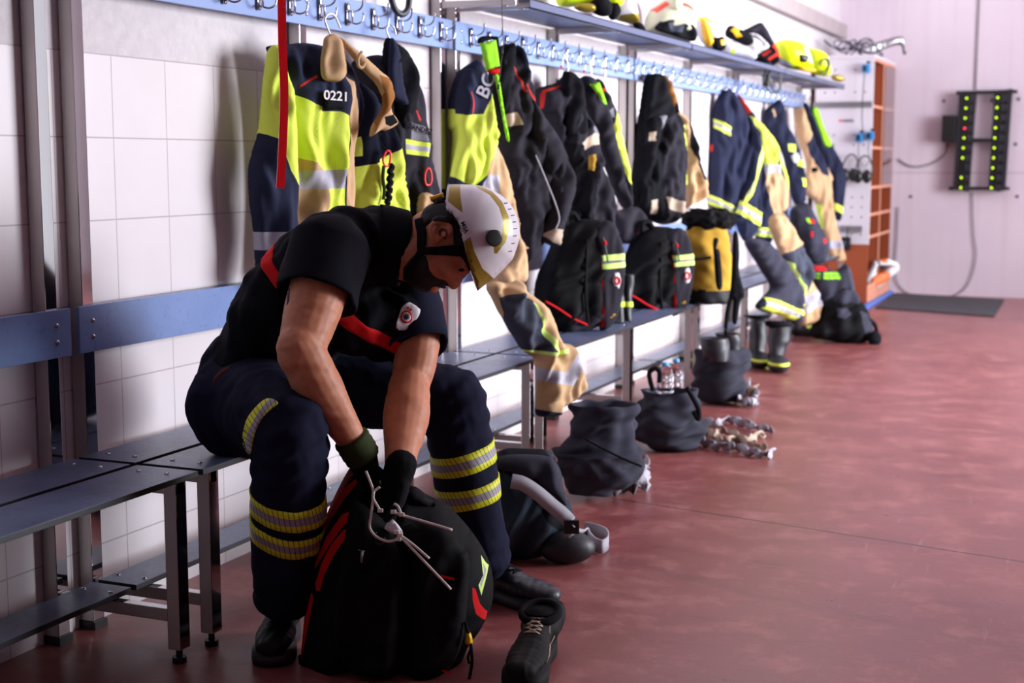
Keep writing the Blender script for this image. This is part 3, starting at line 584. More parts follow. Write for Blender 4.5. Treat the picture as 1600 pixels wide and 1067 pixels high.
# --- navy coat with yellow-silver tapes
t, pl, R = garment('firefighter_coat', 'navy coat with yellow and silver cuff tapes, above the gap past the ochre bag', 'coat', 0.36, 9.00, 0.78, [
 ('coat_body', 'E', '480,285 520,200 560,178 600,225 640,300 685,385 712,490 705,640 695,740 640,760 560,800 445,745 445,690 460,560 472,400', ['navy', 'hivis', 'red_piping', 'silver_tape'],
  stripes('E', '478,332 552,372 548,418 478,375')+stripes('E', '445,698 590,770 580,800 440,745')+Zs('E', ('600,240 612,245 655,330 645,332', 2), ('455,455 475,460 472,492 456,490', 2)), dict(T=0.07, w=0.07, grid=0.014)),
 ('sleeve', 'E', '640,320 690,400 712,500 700,640 705,770 695,860 640,932 605,915 575,830 575,760 620,640 640,500', ['navy', 'hivis', 'red_piping', 'silver_tape'],
  stripes('E', '590,730 712,800 695,862 572,790')+Zs('E', ('690,458 713,492 640,705 612,742 600,735 655,630', 1), ('693,478 702,492 632,705 622,705 665,610', 3)), dict(T=0.05, w=0.05, off=0.05, seed=5, grid=0.014)),
])
t, pl, R = garment('firefighter_coat', 'hi-vis yellow and tan coat squeezed in behind the navy taped coat', 'coat', 0.37, 9.42, 0.78, [
 ('coat_body', 'E', '600,205 640,250 700,330 760,400 790,440 830,560 850,640 850,740 860,850 905,930 830,1005 775,910 765,940 690,915 690,740 712,500 650,330', ['navy', 'hivis', 'tan', 'silver_tape', 'red_piping'],
  Zs('E', ('650,315 700,345 785,420 835,570 855,705 838,690 792,480 775,560 722,556 702,400', 1), ('722,556 805,556 805,602 722,602', 3), ('722,602 800,590 852,700 845,760 805,785 850,860 905,930 830,1005 780,880 755,770 735,700', 2), ('600,205 615,215 655,300 645,310', 4))+stripes('E', '688,862 768,868 766,912 688,905'), dict(T=0.06, w=0.06, grid=0.014)),
])
t, pl, R = garment('firefighter_coat', 'navy coat with a round badge and short yellow tapes, hanging over the slate rucksack', 'coat', 0.23, 10.25, 0.78, [
 ('coat_body', 'E', '732,300 770,262 810,237 832,280 842,340 870,400 905,480 930,600 938,700 930,745 880,745 850,640 820,500 740,375', ['navy', 'hivis', 'grey_strap', 'tan'],
  Zs('E', ('832,455 870,458 872,495 840,492', 1), ('888,525 912,540 914,572 885,560', 1), ('898,620 926,628 930,666 905,662', 1), ('848,515 865,497 885,500 900,520 880,550 855,545', 2), ('755,290 765,282 778,320 768,325', 3)), dict(T=0.06, w=0.05, grid=0.014)),
])
t, pl, R = garment('firefighter_coat', 'tan coat with navy chest panel and green collar tag, next to last on the rail', 'coat', 0.23, 11.0, 0.78, [
 ('coat_body', 'E', '878,292 905,270 930,290 960,380 1000,480 1040,560 1068,620 1062,660 1085,850 1132,1020 1060,1025 1040,960 1010,860 980,740 930,690 940,560 895,410', ['tan', 'navy', 'hivis', 'silver_tape', 'black_cloth'],
  Zs('E', ('925,455 968,398 1032,560 1032,612 1000,602 950,520', 1), ('962,738 1002,755 1018,872 982,850', 2), ('1030,930 1112,922 1116,960 1036,972', 3), ('950,572 978,570 978,592 955,596', 4)), dict(T=0.06, w=0.05, grid=0.014)),
 ('green_tag', 'E', '950,290 975,280 1005,370 1046,458 1012,466 985,392', ['hivis_green'], (), dict(T=0.015, w=0.01, off=0.07, folds=FL, grid=0.014)),
])
t, pl, R = garment('firefighter_coat', 'navy coat with one yellow cuff band, last on the rail before the white cabinet', 'coat', 0.23, 11.26, 0.78, [
 ('coat_body', 'E', '925,268 950,262 985,330 1040,400 1080,480 1112,545 1136,640 1118,770 1106,832 1070,795 1055,640 1020,540 980,430', ['navy', 'hivis'], Zs('E', ('1060,738 1125,770 1115,802 1060,772', 1)), dict(T=0.05, w=0.05, grid=0.014)),
])
# --- trousers
TG = 'firefighter trousers slumped over the bench edge'
pT = onX(838, 620, 0.46)
t, pl, R = garment('firefighter_trousers', 'tan and slate trousers with lime trim, draped over the bench edge beside the kneeling gear', 'trousers', pT[0], pT[1], 0.5, [
 ('trouser_leg', 'J', '285,170 330,140 400,150 465,135 500,190 600,268 640,330 690,470 762,500 790,600 826,722 760,800 690,850 686,890 620,892 560,880 570,720 550,575 480,520 380,360 320,245',
  ['tan', 'slate', 'lime_tape', 'silver_tape', 'navy'], Zs('J', ('325,228 420,192 500,240 522,320 560,420 612,528 500,520 465,515 380,360', 1), ('500,250 520,268 570,400 640,525 708,508 702,530 640,547 480,532 480,518 605,522 560,440 530,330', 2), ('555,615 695,640 728,545 765,515 790,560 740,645 722,712 560,688', 3), ('550,848 685,865 688,900 550,885', 4), ('690,822 830,715 835,735 695,855', 4)), dict(T=0.055, w=0.05, grid=0.010, folds=FS+FV)),
], TG, z0=0.2)
t, pl, R = garment('firefighter_trousers', 'crumpled tan garment end hanging behind the white helmet, above the draped trousers', 'trousers', 0.16, 5.00, 0.45, [
 ('trouser_leg', 'T', '1090,190 1125,210 1150,330 1180,520 1250,595 1255,610 1220,625 1200,590 1235,700 1235,880 1180,915 1100,930 1000,960 900,940 940,850 1100,600', ['tan'], (), dict(T=0.05, w=0.04, grid=0.010, folds=FS+FV)),
], TG, z0=0.6)
pT = onX(1175, 430, 0.42)
t, pl, R = garment('firefighter_trousers', 'dark navy trousers with a yellow-silver knee band, falling into the pair of boots', 'trousers', pT[0], pT[1], 0.35, [
 ('trouser_leg', 'L', '520,245 600,232 680,320 762,450 778,560 772,640 745,650 700,610 575,575 600,520 640,480 640,450 590,370', ['slate_dark', 'hivis', 'navy', 'silver_tape'], stripes('L', '605,515 740,575 730,625 575,570')+stripes('L', '740,545 780,540 780,600 742,600'), dict(T=0.07, w=0.06, grid=0.014, folds=FS)),
], TG, z0=0.2)
pT = onX(1235, 430, 0.45)
t, pl, R = garment('firefighter_trousers', 'slate and tan trousers with one lime stripe, between the boots and the gear heap', 'trousers', pT[0], pT[1], 0.5, [
 ('trouser_leg', 'L', '650,110 700,118 770,230 830,370 835,440 885,560 880,612 790,655 772,560 762,450 700,330 640,180', ['tan', 'slate', 'lime_tape', 'silver_tape'],
  Zs('L', ('690,300 782,240 832,370 832,420 792,492 700,345', 1), ('700,333 725,348 792,480 782,502', 2), ('780,522 855,458 872,540 785,592', 3)), dict(T=0.06, w=0.05, grid=0.014, folds=FS+FV)),
], TG, z0=0.2)
# red plastic strap hanging in the foreground from above
rp = [W(440, -30, 3.25), W(441, 60, 3.25), W(444, 150, 3.25), W(441, 240, 3.25), W(438, 294, 3.25)]
V, F = ribbon(spline(rp, 8), RT*0.9+FW*0.3, [0.019]*33, 0.003)
tag(mk('red_strap', V, F, 'red_plastic', smooth=False), 'glossy red plastic strap hanging down in front of coat 0221', 'strap')
m = MB(); hp = at_px(Plane((0.12, 4.45, 0), (0.3, 0.95, 0)), 'C', '665,-60 672,0 690,45 715,60 738,40 745,0 745,-60'); m.tube(spline(hp, 6), 0.011, 10); m.build('black_loop', 'rubber_black', None, True)
tag(bpy.data.objects['black_loop'], 'thick black rubber loop hanging above the hook board near the third coat', 'loop')
wp = onX(785, 20, 0.42)[1]
m = MB(); pz = Plane((0.40, 5.0, 0), (0, 1, 0)); m.tube(spline(at_px(pz, 'Q', '828,-60 832,200 840,400 835,520 815,700 800,860'), 5), 0.0016, 6); m.tube(at_px(pz, 'Q', '835,500 828,580'), 0.004, 8); m.tube(at_px(pz, 'Q', '795,880 790,930'), 0.004, 8)
tag(m.build('hanging_cord', 'black_plastic', None, True), 'thin black cord with small clips hanging from the shelf edge over the big black coat', 'cord')
# writing on the hook board
pb = Plane((0.0595, 4.5, 0), (0, 1, 0))
for body, v, p in (('BC4', 'R', '1378,165'), ('BC 3', 'Q', '1062,412')):
    a_, b_ = pb.px(*q(v, p)[0]); tag(text('board_writing', body, pb, a_, b_, 0.032, 'slate', None, 0.0), 'hand-lettered %s on the blue hook board' % body, 'lettering')
# ================================================================== person bending over a rucksack
def limb(mb, pts, rad, n=18, k=5, ex=None):
    """pts with radii -> smooth tapered limb with round ends"""
    P4 = [np.append(np.array(p, float), r) for p, r in zip(pts, rad)]; S = spline(P4, k); P = [s[:3] for s in S]; R = [max(0.004, s[3]) for s in S]
    d0 = P[0]-P[1]; d0 /= np.linalg.norm(d0); d1 = P[-1]-P[-2]; d1 /= np.linalg.norm(d1)
    A = [P[0]+d0*R[0]*a for a in (0.95, 0.75, 0.4)]; B = [P[-1]+d1*R[-1]*a for a in (0.4, 0.75, 0.95)]
    mb.tube(A+P+B, [R[0]*0.3, R[0]*0.66, R[0]*0.92]+R+[R[-1]*0.92, R[-1]*0.66, R[-1]*0.3], n)
def bvh_of(V, F): return BVHTree.FromPolygons([tuple(v) for v in V], [tuple(f) for f in F])
def hitpx(bv, x, y):
    r = ray(x, y); r = r/np.linalg.norm(r); h, n, i, d = bv.ray_cast(Vector(CAM), Vector(r)); return (np.array(h), np.array(n)) if h is not None else (None, None)
def decal(name, bv, outline, mat, parent, lift=0.0015, grid=2.6, zones=(), mats=None, smooth=False, uvq=None, taper=0):
    """a cloth piece laid over a surface: outline seen in the photograph, set down on the surface behind it"""
    poly = list(outline)
    if smooth: poly = [tuple(v) for v in spline(poly, 4, True)]
    poly = resample(poly, grid); A = np.array(poly); lo = A.min(0); hi = A.max(0)
    G = np.array([(x, y) for y in np.arange(lo[1], hi[1], grid) for x in np.arange(lo[0], hi[0], grid)]+[(-9, -9)]); G = G[inpoly(G, poly)]
    if len(G): G = G[edist(G, poly) > grid*0.5]
    vs = [Vector(p) for p in poly]; es = [(i, (i+1) % len(poly)) for i in range(len(poly))]
    for z, k in zones:
        zr = resample(z, grid); b = len(vs); vs += [Vector(p) for p in zr]; es += [(b+i, b+(i+1) % len(zr)) for i in range(len(zr))]
    vs += [Vector(p) for p in G]; V2, _, F2, _, _, _ = delaunay_2d_cdt(vs, es, [], 0, 1e-4)
    V2 = np.array([v[:] for v in V2]); F2 = np.array([f for f in F2 if len(f) == 3]); ce = V2[F2].mean(1); k_ = inpoly(ce, poly); F2 = F2[k_]; ce = ce[k_]
    mi = np.zeros(len(F2), int)
    for z, k in zones: mi[inpoly(ce, z)] = k
    dd = edist(V2, poly); P = []; ok = []
    for (x, y), d_ in zip(V2, dd):
        h, n = hitpx(bv, x, y)
        if h is None: P.append((0, 0, 0)); P.append((0, 0, 0)); ok.append(False); continue
        li = lift*(min(1, d_/taper) if taper else 1)
        P.append(h+n*li); P.append(h-n*0.0015); ok.append(True)
    P = np.array(P); F = []; MI = []; ec = {}
    for f, k in zip(F2, mi):
        if not all(ok[i] for i in f): continue
        q3 = P[[2*i for i in f]]
        if max(np.linalg.norm(q3[0]-q3[1]), np.linalg.norm(q3[1]-q3[2]), np.linalg.norm(q3[0]-q3[2])) > 0.06: continue
        f = tuple(int(i) for i in f)
        if np.cross(q3[1]-q3[0], q3[2]-q3[0])@(CAM-q3[0]) < 0: f = f[::-1]
        F.append(tuple(2*i for i in f)); MI.append(k)
        for a, b in zip(f, f[1:]+f[:1]): ec[(a, b)] = k
    for (a, b), k in list(ec.items()):
        if (b, a) not in ec: F.append((2*b, 2*a, 2*a+1, 2*b+1)); MI.append(k)
    if not F: return None
    us = sorted({i for f in F for i in f}); mp = {u: i for i, u in enumerate(us)}
    uv = None
    if uvq is not None:   # a, b, c, d quad: u along a-b, v from d to a
        a, b, c, d = [np.array(p) for p in uvq]; L = np.linalg.norm(b-a)/660.0; Vv = V2[[u//2 for u in us]]; uu = ((Vv-a)@(b-a))/((b-a)@(b-a)); ht = (d-a)-(b-a)*(((d-a)@(b-a))/((b-a)@(b-a)))
        uv = np.stack([uu*L, ((Vv-a)@ht)/(ht@ht)], 1)
    return mk(name, P[us], [tuple(mp[i] for i in f) for f in F], mats or mat, parent, MI, True, uv=uv)
def wrap_band(name, V, F, a, b, c0, halfw, mat, parent, tilt=(0, 0, 0), lift=0.003, n=72, rmax=0.2, a0=0, a1=360):
    """a tape sewn round a limb: rings cast outwards from the axis a-b at c0 onto the cloth"""
    bv = bvh_of(V, F); ax = np.array(b)-np.array(a); ax = ax/np.linalg.norm(ax)+np.array(tilt); ax /= np.linalg.norm(ax); c = np.array(a)+(np.array(b)-np.array(a))*c0
    e1 = np.cross(ax, [0.3, 0.2, 1]); e1 /= np.linalg.norm(e1); e2 = np.cross(ax, e1); Vs = []; U = []; m = 5; arc = 0; pr = None; full = (a1-a0 >= 360)
    for j in range(n if full else n+1):
        t = math.radians(a0+(a1-a0)*j/n); d = e1*math.cos(t)+e2*math.sin(t); row = []
        for i in range(m):
            w_ = -halfw+2*halfw*i/(m-1); o_ = c+ax*w_; h, nn, _, ds = bv.ray_cast(Vector(o_), Vector(d))
            p = np.array(h) if h is not None and ds < rmax else o_+d*0.08
            row.append(p)
        if pr is not None: arc += np.linalg.norm(row[2]-pr)
        pr = row[2]
        for i in range(m): Vs.append(row[i]+d*lift); U.append((arc, i/(m-1)))
        for i in range(m): Vs.append(row[i]-d*0.001); U.append((arc, i/(m-1)))
    N = n if full else n+1; Fs = []
    for j in range(n):
        j2 = (j+1) % N
        for i in range(m-1): Fs.append((j*10+i, j2*10+i, j2*10+i+1, j*10+i+1)); Fs.append((j*10+5+i+1, j2*10+5+i+1, j2*10+5+i, j*10+5+i))
        Fs.append((j*10, j*10+5, j2*10+5, j2*10)); Fs.append((j*10+4, j2*10+4, j2*10+9, j*10+9))
    return mk(name, Vs, Fs, mat, parent, None, True, uv=U)
def wob(V, N, amp, sc, seed=0):
    rs = np.random.RandomState(seed); h = np.zeros(len(V))
    for k in range(6):
        d = rs.randn(3); d /= np.linalg.norm(d); e = rs.randn(3); f = 2*math.pi/(sc*(0.6+rs.rand()))
        h += np.sin(V@d*f+2.0*np.sin(V@e*f*0.35+rs.rand()*6)+rs.rand()*6)
    return h/3.0*amp
# joints, measured against the bench and floor
hipN = W(392, 622, 3.54); hipF = W(446, 602, 3.72); kneeN = W(452, 672, 3.20); kneeF = W(708, 632, 3.68); ankN = W(445, 955, 3.42); ankF = W(757, 880, 3.78)
shN = W(512, 402, 3.30); shF = W(628, 425, 3.60); elbN = W(468, 556, 3.18); wrN = W(552, 690, 3.26); elbF = W(640, 610, 3.46); wrF = W(624, 732, 3.25)
neckB = W(590, 392, 3.46); headC = W(690, 392, 3.42)
SPK = (hipN+hipF)/2; LAT = (shF-shN)/np.linalg.norm(shF-shN)
def frame_at(t): pass
# ---- body: head, neck and arms, one continuous surface
hp = Plane(W(705, 375, 3.42), RT, UP)
class _H: pass
mb = MB()
def solid_profile(outl, pl, T, w, grid=0.008):
    o = pillow('tmp_profile', outl, pl, ['skin'], None, T=T, Tb=T, w=w, grid=grid); V = np.array([v.co[:] for v in o.data.vertices])+np.array(o.location); F = [tuple(p.vertices) for p in o.data.polygons]; bpy.data.objects.remove(o); return V, F
V, F = solid_profile(q('T', '215,420 250,330 330,280 400,215 540,180 700,150 900,190 1000,330 1000,520 900,680 790,790 745,810 728,850 690,880 672,930 618,972 580,962 562,932 540,945 510,948 488,965 462,962 445,975 420,975 395,985 340,985 270,960 215,900 190,800 180,650'), hp, 0.076, 0.085, 0.007)
mb.add(V, F)
def tp(s, h=0.0): return [hp.at(*hp.px(*p), h) for p in q('T', s)]
# brow ridge, eye ball, cheek, nostril wing, ear
c = tp('688,800', 0.040)[0]; mb.ball(c, (0.012, 0.012, 0.012)); c = tp('722,770', 0.040)[0]; mb.ball(c, (0.012, 0.018, 0.022))
c = tp('560,800', 0.050)[0]; mb.ball(c, 0.024); c = tp('592,925', 0.012)[0]; mb.ball(c, 0.010)
limb(mb, tp('430,985 470,975', 0.018), [0.006, 0.006]); limb(mb, tp('415,965 455,950', 0.03), [0.006, 0.006])
ea = np.array([tp('590,400')[0]-tp('440,560')[0]]); ea = ea[0]/np.linalg.norm(ea[0]); eb = np.cross(ea, hp.n)
c = tp('505,480', 0.078)[0]; mb.ball(c, (0.026, 0.018, 0.009), [ea, eb, hp.n])
helix = spline(tp('455,560 425,490 450,420 510,392 570,400 592,440 585,490 560,520', 0.096), 5); limb(mb, [helix[0], helix[8], helix[16], helix[24], helix[-1]], [0.004, 0.0055, 0.0055, 0.0055, 0.005]); mb.tube(helix, 0.0062, 8)
mb.ball(tp('468,555', 0.088)[0], 0.010); mb.tube(tp('500,540 540,520 545,470 520,440', 0.092), 0.0045, 6)
limb(mb, [neckB-UP*0.01, (neckB+W(632, 395, 3.44))/2, W(648, 400, 3.42)], [0.070, 0.066, 0.064])
limb(mb, [shN, (shN+elbN)/2+FW*0.0, elbN], [0.066, 0.066, 0.050], k=6)
limb(mb, [elbN+UP*0.02, elbN*0.68+wrN*0.32, elbN*0.3+wrN*0.7, wrN], [0.052, 0.055, 0.042, 0.033], k=6)
limb(mb, [shF, W(652, 520, 3.52), elbF], [0.06, 0.058, 0.047], k=6)
limb(mb, [elbF+UP*0.02, elbF*0.66+wrF*0.34, elbF*0.3+wrF*0.7, wrF], [0.048, 0.056, 0.043, 0.033], k=6)
cm_ = (shN+shF)/2-RT*0.05-UP*0.02; mb.tube([shN, cm_, shF], 0.042, 12); mb.tube([cm_, neckB], 0.045, 12)
BV, BF = remesh(mb, 0.0040, 3, lambda V, N: V+N*(wob(V, N, 0.0008, 0.05, 2)[:, None]))
person = mk('person', BV, BF, 'skin', None, None, True, loc=(SPK[0], SPK[1], 0))
tag(person, 'seated person in navy work clothes and white helmet, bent over an open rucksack', 'person')
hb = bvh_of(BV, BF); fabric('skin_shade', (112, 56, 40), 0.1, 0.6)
decal('beard', hb, q('T', '330,650 372,680 390,740 400,800 440,850 480,872 540,890 566,925 556,948 520,962 470,945 440,942 418,955 400,1010 300,1010 215,950 165,880 170,780 230,700 290,640'), 'hair', person, 0.004, 2.0, taper=5)
decal('moustache', hb, q('T', '450,905 490,885 545,895 568,930 552,958 505,962 470,935'), 'hair', person, 0.006, 1.6, taper=4)
decal('hair', hb, q('T', '330,300 350,260 420,215 580,200 700,300 760,430 780,560 770,640 700,680 640,600 610,560 606,430 570,385 480,370 420,372 365,420 345,520 300,520 300,400'), 'hair', person, 0.006, 2.2, taper=4)
decal('eyebrow', hb, q('T', '690,690 740,700 760,760 745,800 725,760'), 'hair', person, 0.003, 1.6)
decal('eyelid', hb, q('T', '652,790 690,778 712,800 690,812 660,806'), 'hair', person, 0.0012, 1.4)
decal('ear_hollow_shade', hb, q('T', '482,505 478,455 510,425 555,440 562,490 540,530 520,520 540,490 535,460 508,455 500,500'), 'skin_shade', person, 0.0004, 1.4)  # darker skin patch on the surface: the hollow's shade put into colour
decal('forearm_tattoo', hb, q('f', '449,452 453,450 452,470 448,478'), 'slate', person, 0.0006, 1.5)
# ---- shirt
sp = [SPK+UP*0.0, W(436, 540, 3.60), W(482, 470, 3.52), W(530, 412, 3.47), W(575, 385, 3.46), W(618, 384, 3.45)]
S = spline(sp, 5); rw = np.interp(np.linspace(0, 5, len(S)), range(6), [0.185, 0.185, 0.200, 0.195, 0.150, 0.082]); rd = np.interp(np.linspace(0, 5, len(S)), range(6), [0.135, 0.128, 0.132, 0.118, 0.100, 0.080])
mt = MB(); EX = []; EY = []
for k in range(len(S)):
    t_ = S[min(k+1, len(S)-1)]-S[max(k-1, 0)]; t_ /= np.linalg.norm(t_); l_ = LAT-t_*(LAT@t_); l_ /= np.linalg.norm(l_); EX.append(l_); EY.append(np.cross(t_, l_))
mt.ring(S, rw, rd, np.array(EX), np.array(EY), 36)
mt.ball(W(560, 500, 3.50), (0.10, 0.10, 0.09)); mt.ball(W(600, 485, 3.54), (0.09, 0.09, 0.085)); mt.ball(W(622, 500, 3.51), (0.080, 0.080, 0.088)); mt.ball(W(600, 520, 3.52), 0.075)
mt.ball(shN+UP*0.0+RT*0.01, 0.088); mt.ball(shF, 0.085)
def shirt_fold(V, N):
    h = wob(V, N, 0.006, 0.16, 5)+wob(V, N, 0.0042, 0.07, 6); return V+N*h[:, None]
TV, TF = remesh(mt, 0.008, 6, shirt_fold)
shirt = mk('shirt', TV, TF, 'shirt_black', person)
for a_, b_, m_, r_ in ((shN, elbN, 0.42, (0.098, 0.095, 0.092)), (shF, W(652, 545, 3.50), 1.0, (0.088, 0.084, 0.080))):
    ms = MB(); e_ = a_+(b_-a_)*m_; d_ = (e_-a_)/np.linalg.norm(e_-a_); P_ = spline([a_-d_*0.03-RT*0.0, a_+d_*0.05, e_], 6); n_ = len(P_)
    R_ = np.interp(np.linspace(0, 2, n_), [0, 1, 2], r_); ms.tube([a_-d_*0.10, a_-d_*0.075]+P_, [0.03, 0.07]+list(R_), 28, caps=False)
    # hem folds inward so the sleeve has an opening
    k0 = len(ms.V)-28; rim = np.array(ms.V[k0:]); cen = rim.mean(0); inn = cen+(rim-cen)*0.93-d_*0.0; inn2 = cen+(rim-cen)*0.90-d_*0.05
    b0 = len(ms.V); ms.V += [tuple(v) for v in inn]+[tuple(v) for v in inn2]
    for j in range(28):
        j2 = (j+1) % 28; ms.F.append((k0+j, k0+j2, b0+j2, b0+j)); ms.I.append(0); ms.F.append((b0+j, b0+j2, b0+28+j2, b0+28+j)); ms.I.append(0)
    V_ = np.array(ms.V); N_ = V_-cen; N_ /= np.linalg.norm(N_, axis=1)[:, None]; V_ = V_+N_*(wob(V_, N_, 0.005, 0.09, 8)[:, None])
    sl = mk('sleeve', V_, ms.F, 'shirt_black' if m_ < 0.9 else 'trouser_navy', shirt)
wrap_band('red_stripe', TV, TF, sp[2], sp[3], 0.62, 0.016, 'red_cloth', shirt, lift=0.0025, n=110, rmax=0.26)
sb = bvh_of(TV, TF)
cr = q('A', '888,572 905,568 930,582 948,598 945,618 925,650 905,672 885,682 862,683 850,672 852,648 862,620 872,590')
decal('crest_badge', sb, cr, 'patch_white', shirt, 0.003, 1.8)
def ring_px(v, c, r, n=20, a0=0, a1=360): 
    (cx_, cy_), = q(v, c); s = VW[v][2]; return [(cx_+r[0]/s*math.cos(math.radians(a0+(a1-a0)*k/n)), cy_+r[1]/s*math.sin(math.radians(a0+(a1-a0)*k/n))) for k in range(n)]
decal('crest_ring', sb, ring_px('A', '892,628', (25, 27)), 'red_cloth', shirt, 0.004, 1.5)
decal('crest_centre', sb, ring_px('A', '892,628', (18, 20)), 'patch_white', shirt, 0.005, 1.5)
decal('crest_mark', sb, q('A', '882,615 887,622 891,613 895,622 902,615 903,632 897,640 886,640 880,632'), 'slate', shirt, 0.006, 1.2)
for c_ in ('900,590', '912,598'): decal('crest_dot', sb, ring_px('A', c_, (5, 5), 8), 'red_cloth', shirt, 0.004, 1.2)
mc = MB(); c0_, c1_ = W(608, 385, 3.45), W(642, 390, 3.455); dC = (c1_-c0_)/np.linalg.norm(c1_-c0_); e1_ = np.cross(dC, FW); e1_ /= np.linalg.norm(e1_); e2_ = np.cross(dC, e1_)
of_ = [-0.03, -0.005, 0.018, 0.036, 0.040, 0.036, 0.0]; rr_ = [0.098, 0.098, 0.096, 0.094, 0.091, 0.088, 0.086]
mc.ring([c0_+dC*a for a in of_], rr_, rr_, e1_, e2_, 32, caps=False); Vc = np.array(mc.V); an_ = np.arctan2((Vc-c0_)@e1_, (Vc-c0_)@e2_); Vc = Vc+dC*(0.008*np.sin(an_*2+0.6))[:, None]; mk('collar', Vc, mc.F, 'shirt_black', shirt)
# ---- trousers
mt = MB(); limb(mt, [SPK+RT*-0.04, W(400, 600, 3.62), W(430, 585, 3.6)], [0.135, 0.150, 0.135]); mt.ball(hipN-RT*0.03-UP*0.02, 0.130); mt.ball(hipF-UP*0.02, 0.125)
limb(mt, [hipN, hipN*0.5+kneeN*0.5+UP*0.01, kneeN+UP*0.008], [0.125, 0.108, 0.090], k=6)
limb(mt, [hipF, hipF*0.5+kneeF*0.5+UP*0.015, kneeF+UP*0.012], [0.125, 0.105, 0.087], k=6)
limb(mt, [kneeN, kneeN*0.62+ankN*0.38, kneeN*0.25+ankN*0.75, ankN+UP*0.05], [0.090, 0.086, 0.080, 0.076], k=6)
limb(mt, [kneeF, kneeF*0.62+ankF*0.38-RT*0.004, kneeF*0.25+ankF*0.75, ankF+UP*0.02], [0.087, 0.083, 0.078, 0.074], k=6)
def tr_fold(V, N):
    h = wob(V, N, 0.0045, 0.20, 15)+wob(V, N, 0.0010, 0.05, 16)
    for a, b, rr in ((kneeN, ankN, 1.0), (kneeF, ankF, 0.8)):
        ax = b-a; L = np.linalg.norm(ax); ax = ax/L; t = (V-a)@ax/L; r = np.linalg.norm((V-a)-((V-a)@ax)[:, None]*ax, axis=1); m = (r < 0.13)*np.clip(1-np.abs(t-0.05)*2.2, 0, 1)+(r < 0.13)*np.clip(1-np.abs(t-0.95)*5, 0, 1)
        e = RT; u = (V-a)@e; h = h+m*rr*0.0042*np.sin(2*math.pi*((V-a)@ax/0.055)+u*22+2*np.sin(u*30))
    return V+N*h[:, None]
PV, PF = remesh(mt, 0.008, 5, tr_fold); PV[:, 2] = np.maximum(PV[:, 2], np.where(PV[:, 0] < 0.415, 0.4515, 0.0))
trousers = mk('trousers', PV, PF, 'trouser_navy', person)
wrap_band('reflective_band', PV, PF, kneeN, ankN, 0.375, 0.026, 'hatch_tape', trousers, tilt=(-0.12, -0.06, -0.0)); wrap_band('reflective_band', PV, PF, kneeN, ankN, 0.53, 0.026, 'hatch_tape', trousers, tilt=(-0.14, -0.08, 0))
wrap_band('reflective_band', PV, PF, kneeF, ankF, 0.325, 0.027, 'hatch_tape', trousers, tilt=(0.06, 0.0, 0.05)); wrap_band('reflective_band', PV, PF, kneeF, ankF, 0.535, 0.027, 'hatch_tape', trousers, tilt=(0.02, 0, 0.05))
pb_ = bvh_of(PV, PF)
tq = q('X', '100,150 178,165 100,240 40,430'); th_ = q('X', '95,165 128,146 160,150 182,168 150,195 105,240 70,300 50,370 38,430 5,385 5,320 25,250 60,200')
# thigh tape: u runs along its curved length
o_ = decal('reflective_band', pb_, th_, 'hatch_tape', trousers, 0.003, 2.2, uvq=None, smooth=True)
if o_:
    cl = spline(q('X', '150,155 110,195 70,260 35,330 22,410'), 6); L_ = [0.0]
    for i in range(1, len(cl)): L_.append(L_[-1]+np.linalg.norm(cl[i]-cl[i-1]))
    lay = o_.data.uv_layers.new(name='UVMap'); og = wl(o_); cm = []
    for v in o_.data.vertices:
        p = np.array(v.co)+og-CAM; z = p@FW; x = 800+FPX*(p@RT)/z; y = 533.5-FPX*(p@UP)/z; ds = [np.hypot(x-c_[0], y-c_[1]) for c_ in cl]; i = int(np.argmin(ds)); i2 = min(i+1, len(cl)-1) if i < len(cl)-1 else i; i1 = i2-1
        tg = cl[i2]-cl[i1]; sd = (tg[0]*(y-cl[i][1])-tg[1]*(x-cl[i][0]))/np.linalg.norm(tg); ln_ = L_[i]+((x-cl[i][0])*tg[0]+(y-cl[i][1])*tg[1])/np.linalg.norm(tg); cm.append((ln_/660.0, 0.5+sd/24.0))
    for l_ in o_.data.loops: lay.data[l_.index].uv = cm[l_.vertex_index]
decal('belt_pouch', pb_, q('A', '80,900 110,850 150,825 195,828 212,850 160,880 150,920 100,925'), 'brown_lining', trousers, 0.006, 2.5) if False else None
pillow('hip_pouch', q('f', '332,594 345,578 362,571 376,574 378,582 362,592 356,604 340,606'), Plane(W(350, 590, 3.44), RT, UP), ['red_dark'] if 'red_dark' in MATS else [fabric('red_dark', (74, 22, 20)).name], trousers, T=0.02, Tb=0.05, w=0.02, grid=0.008)
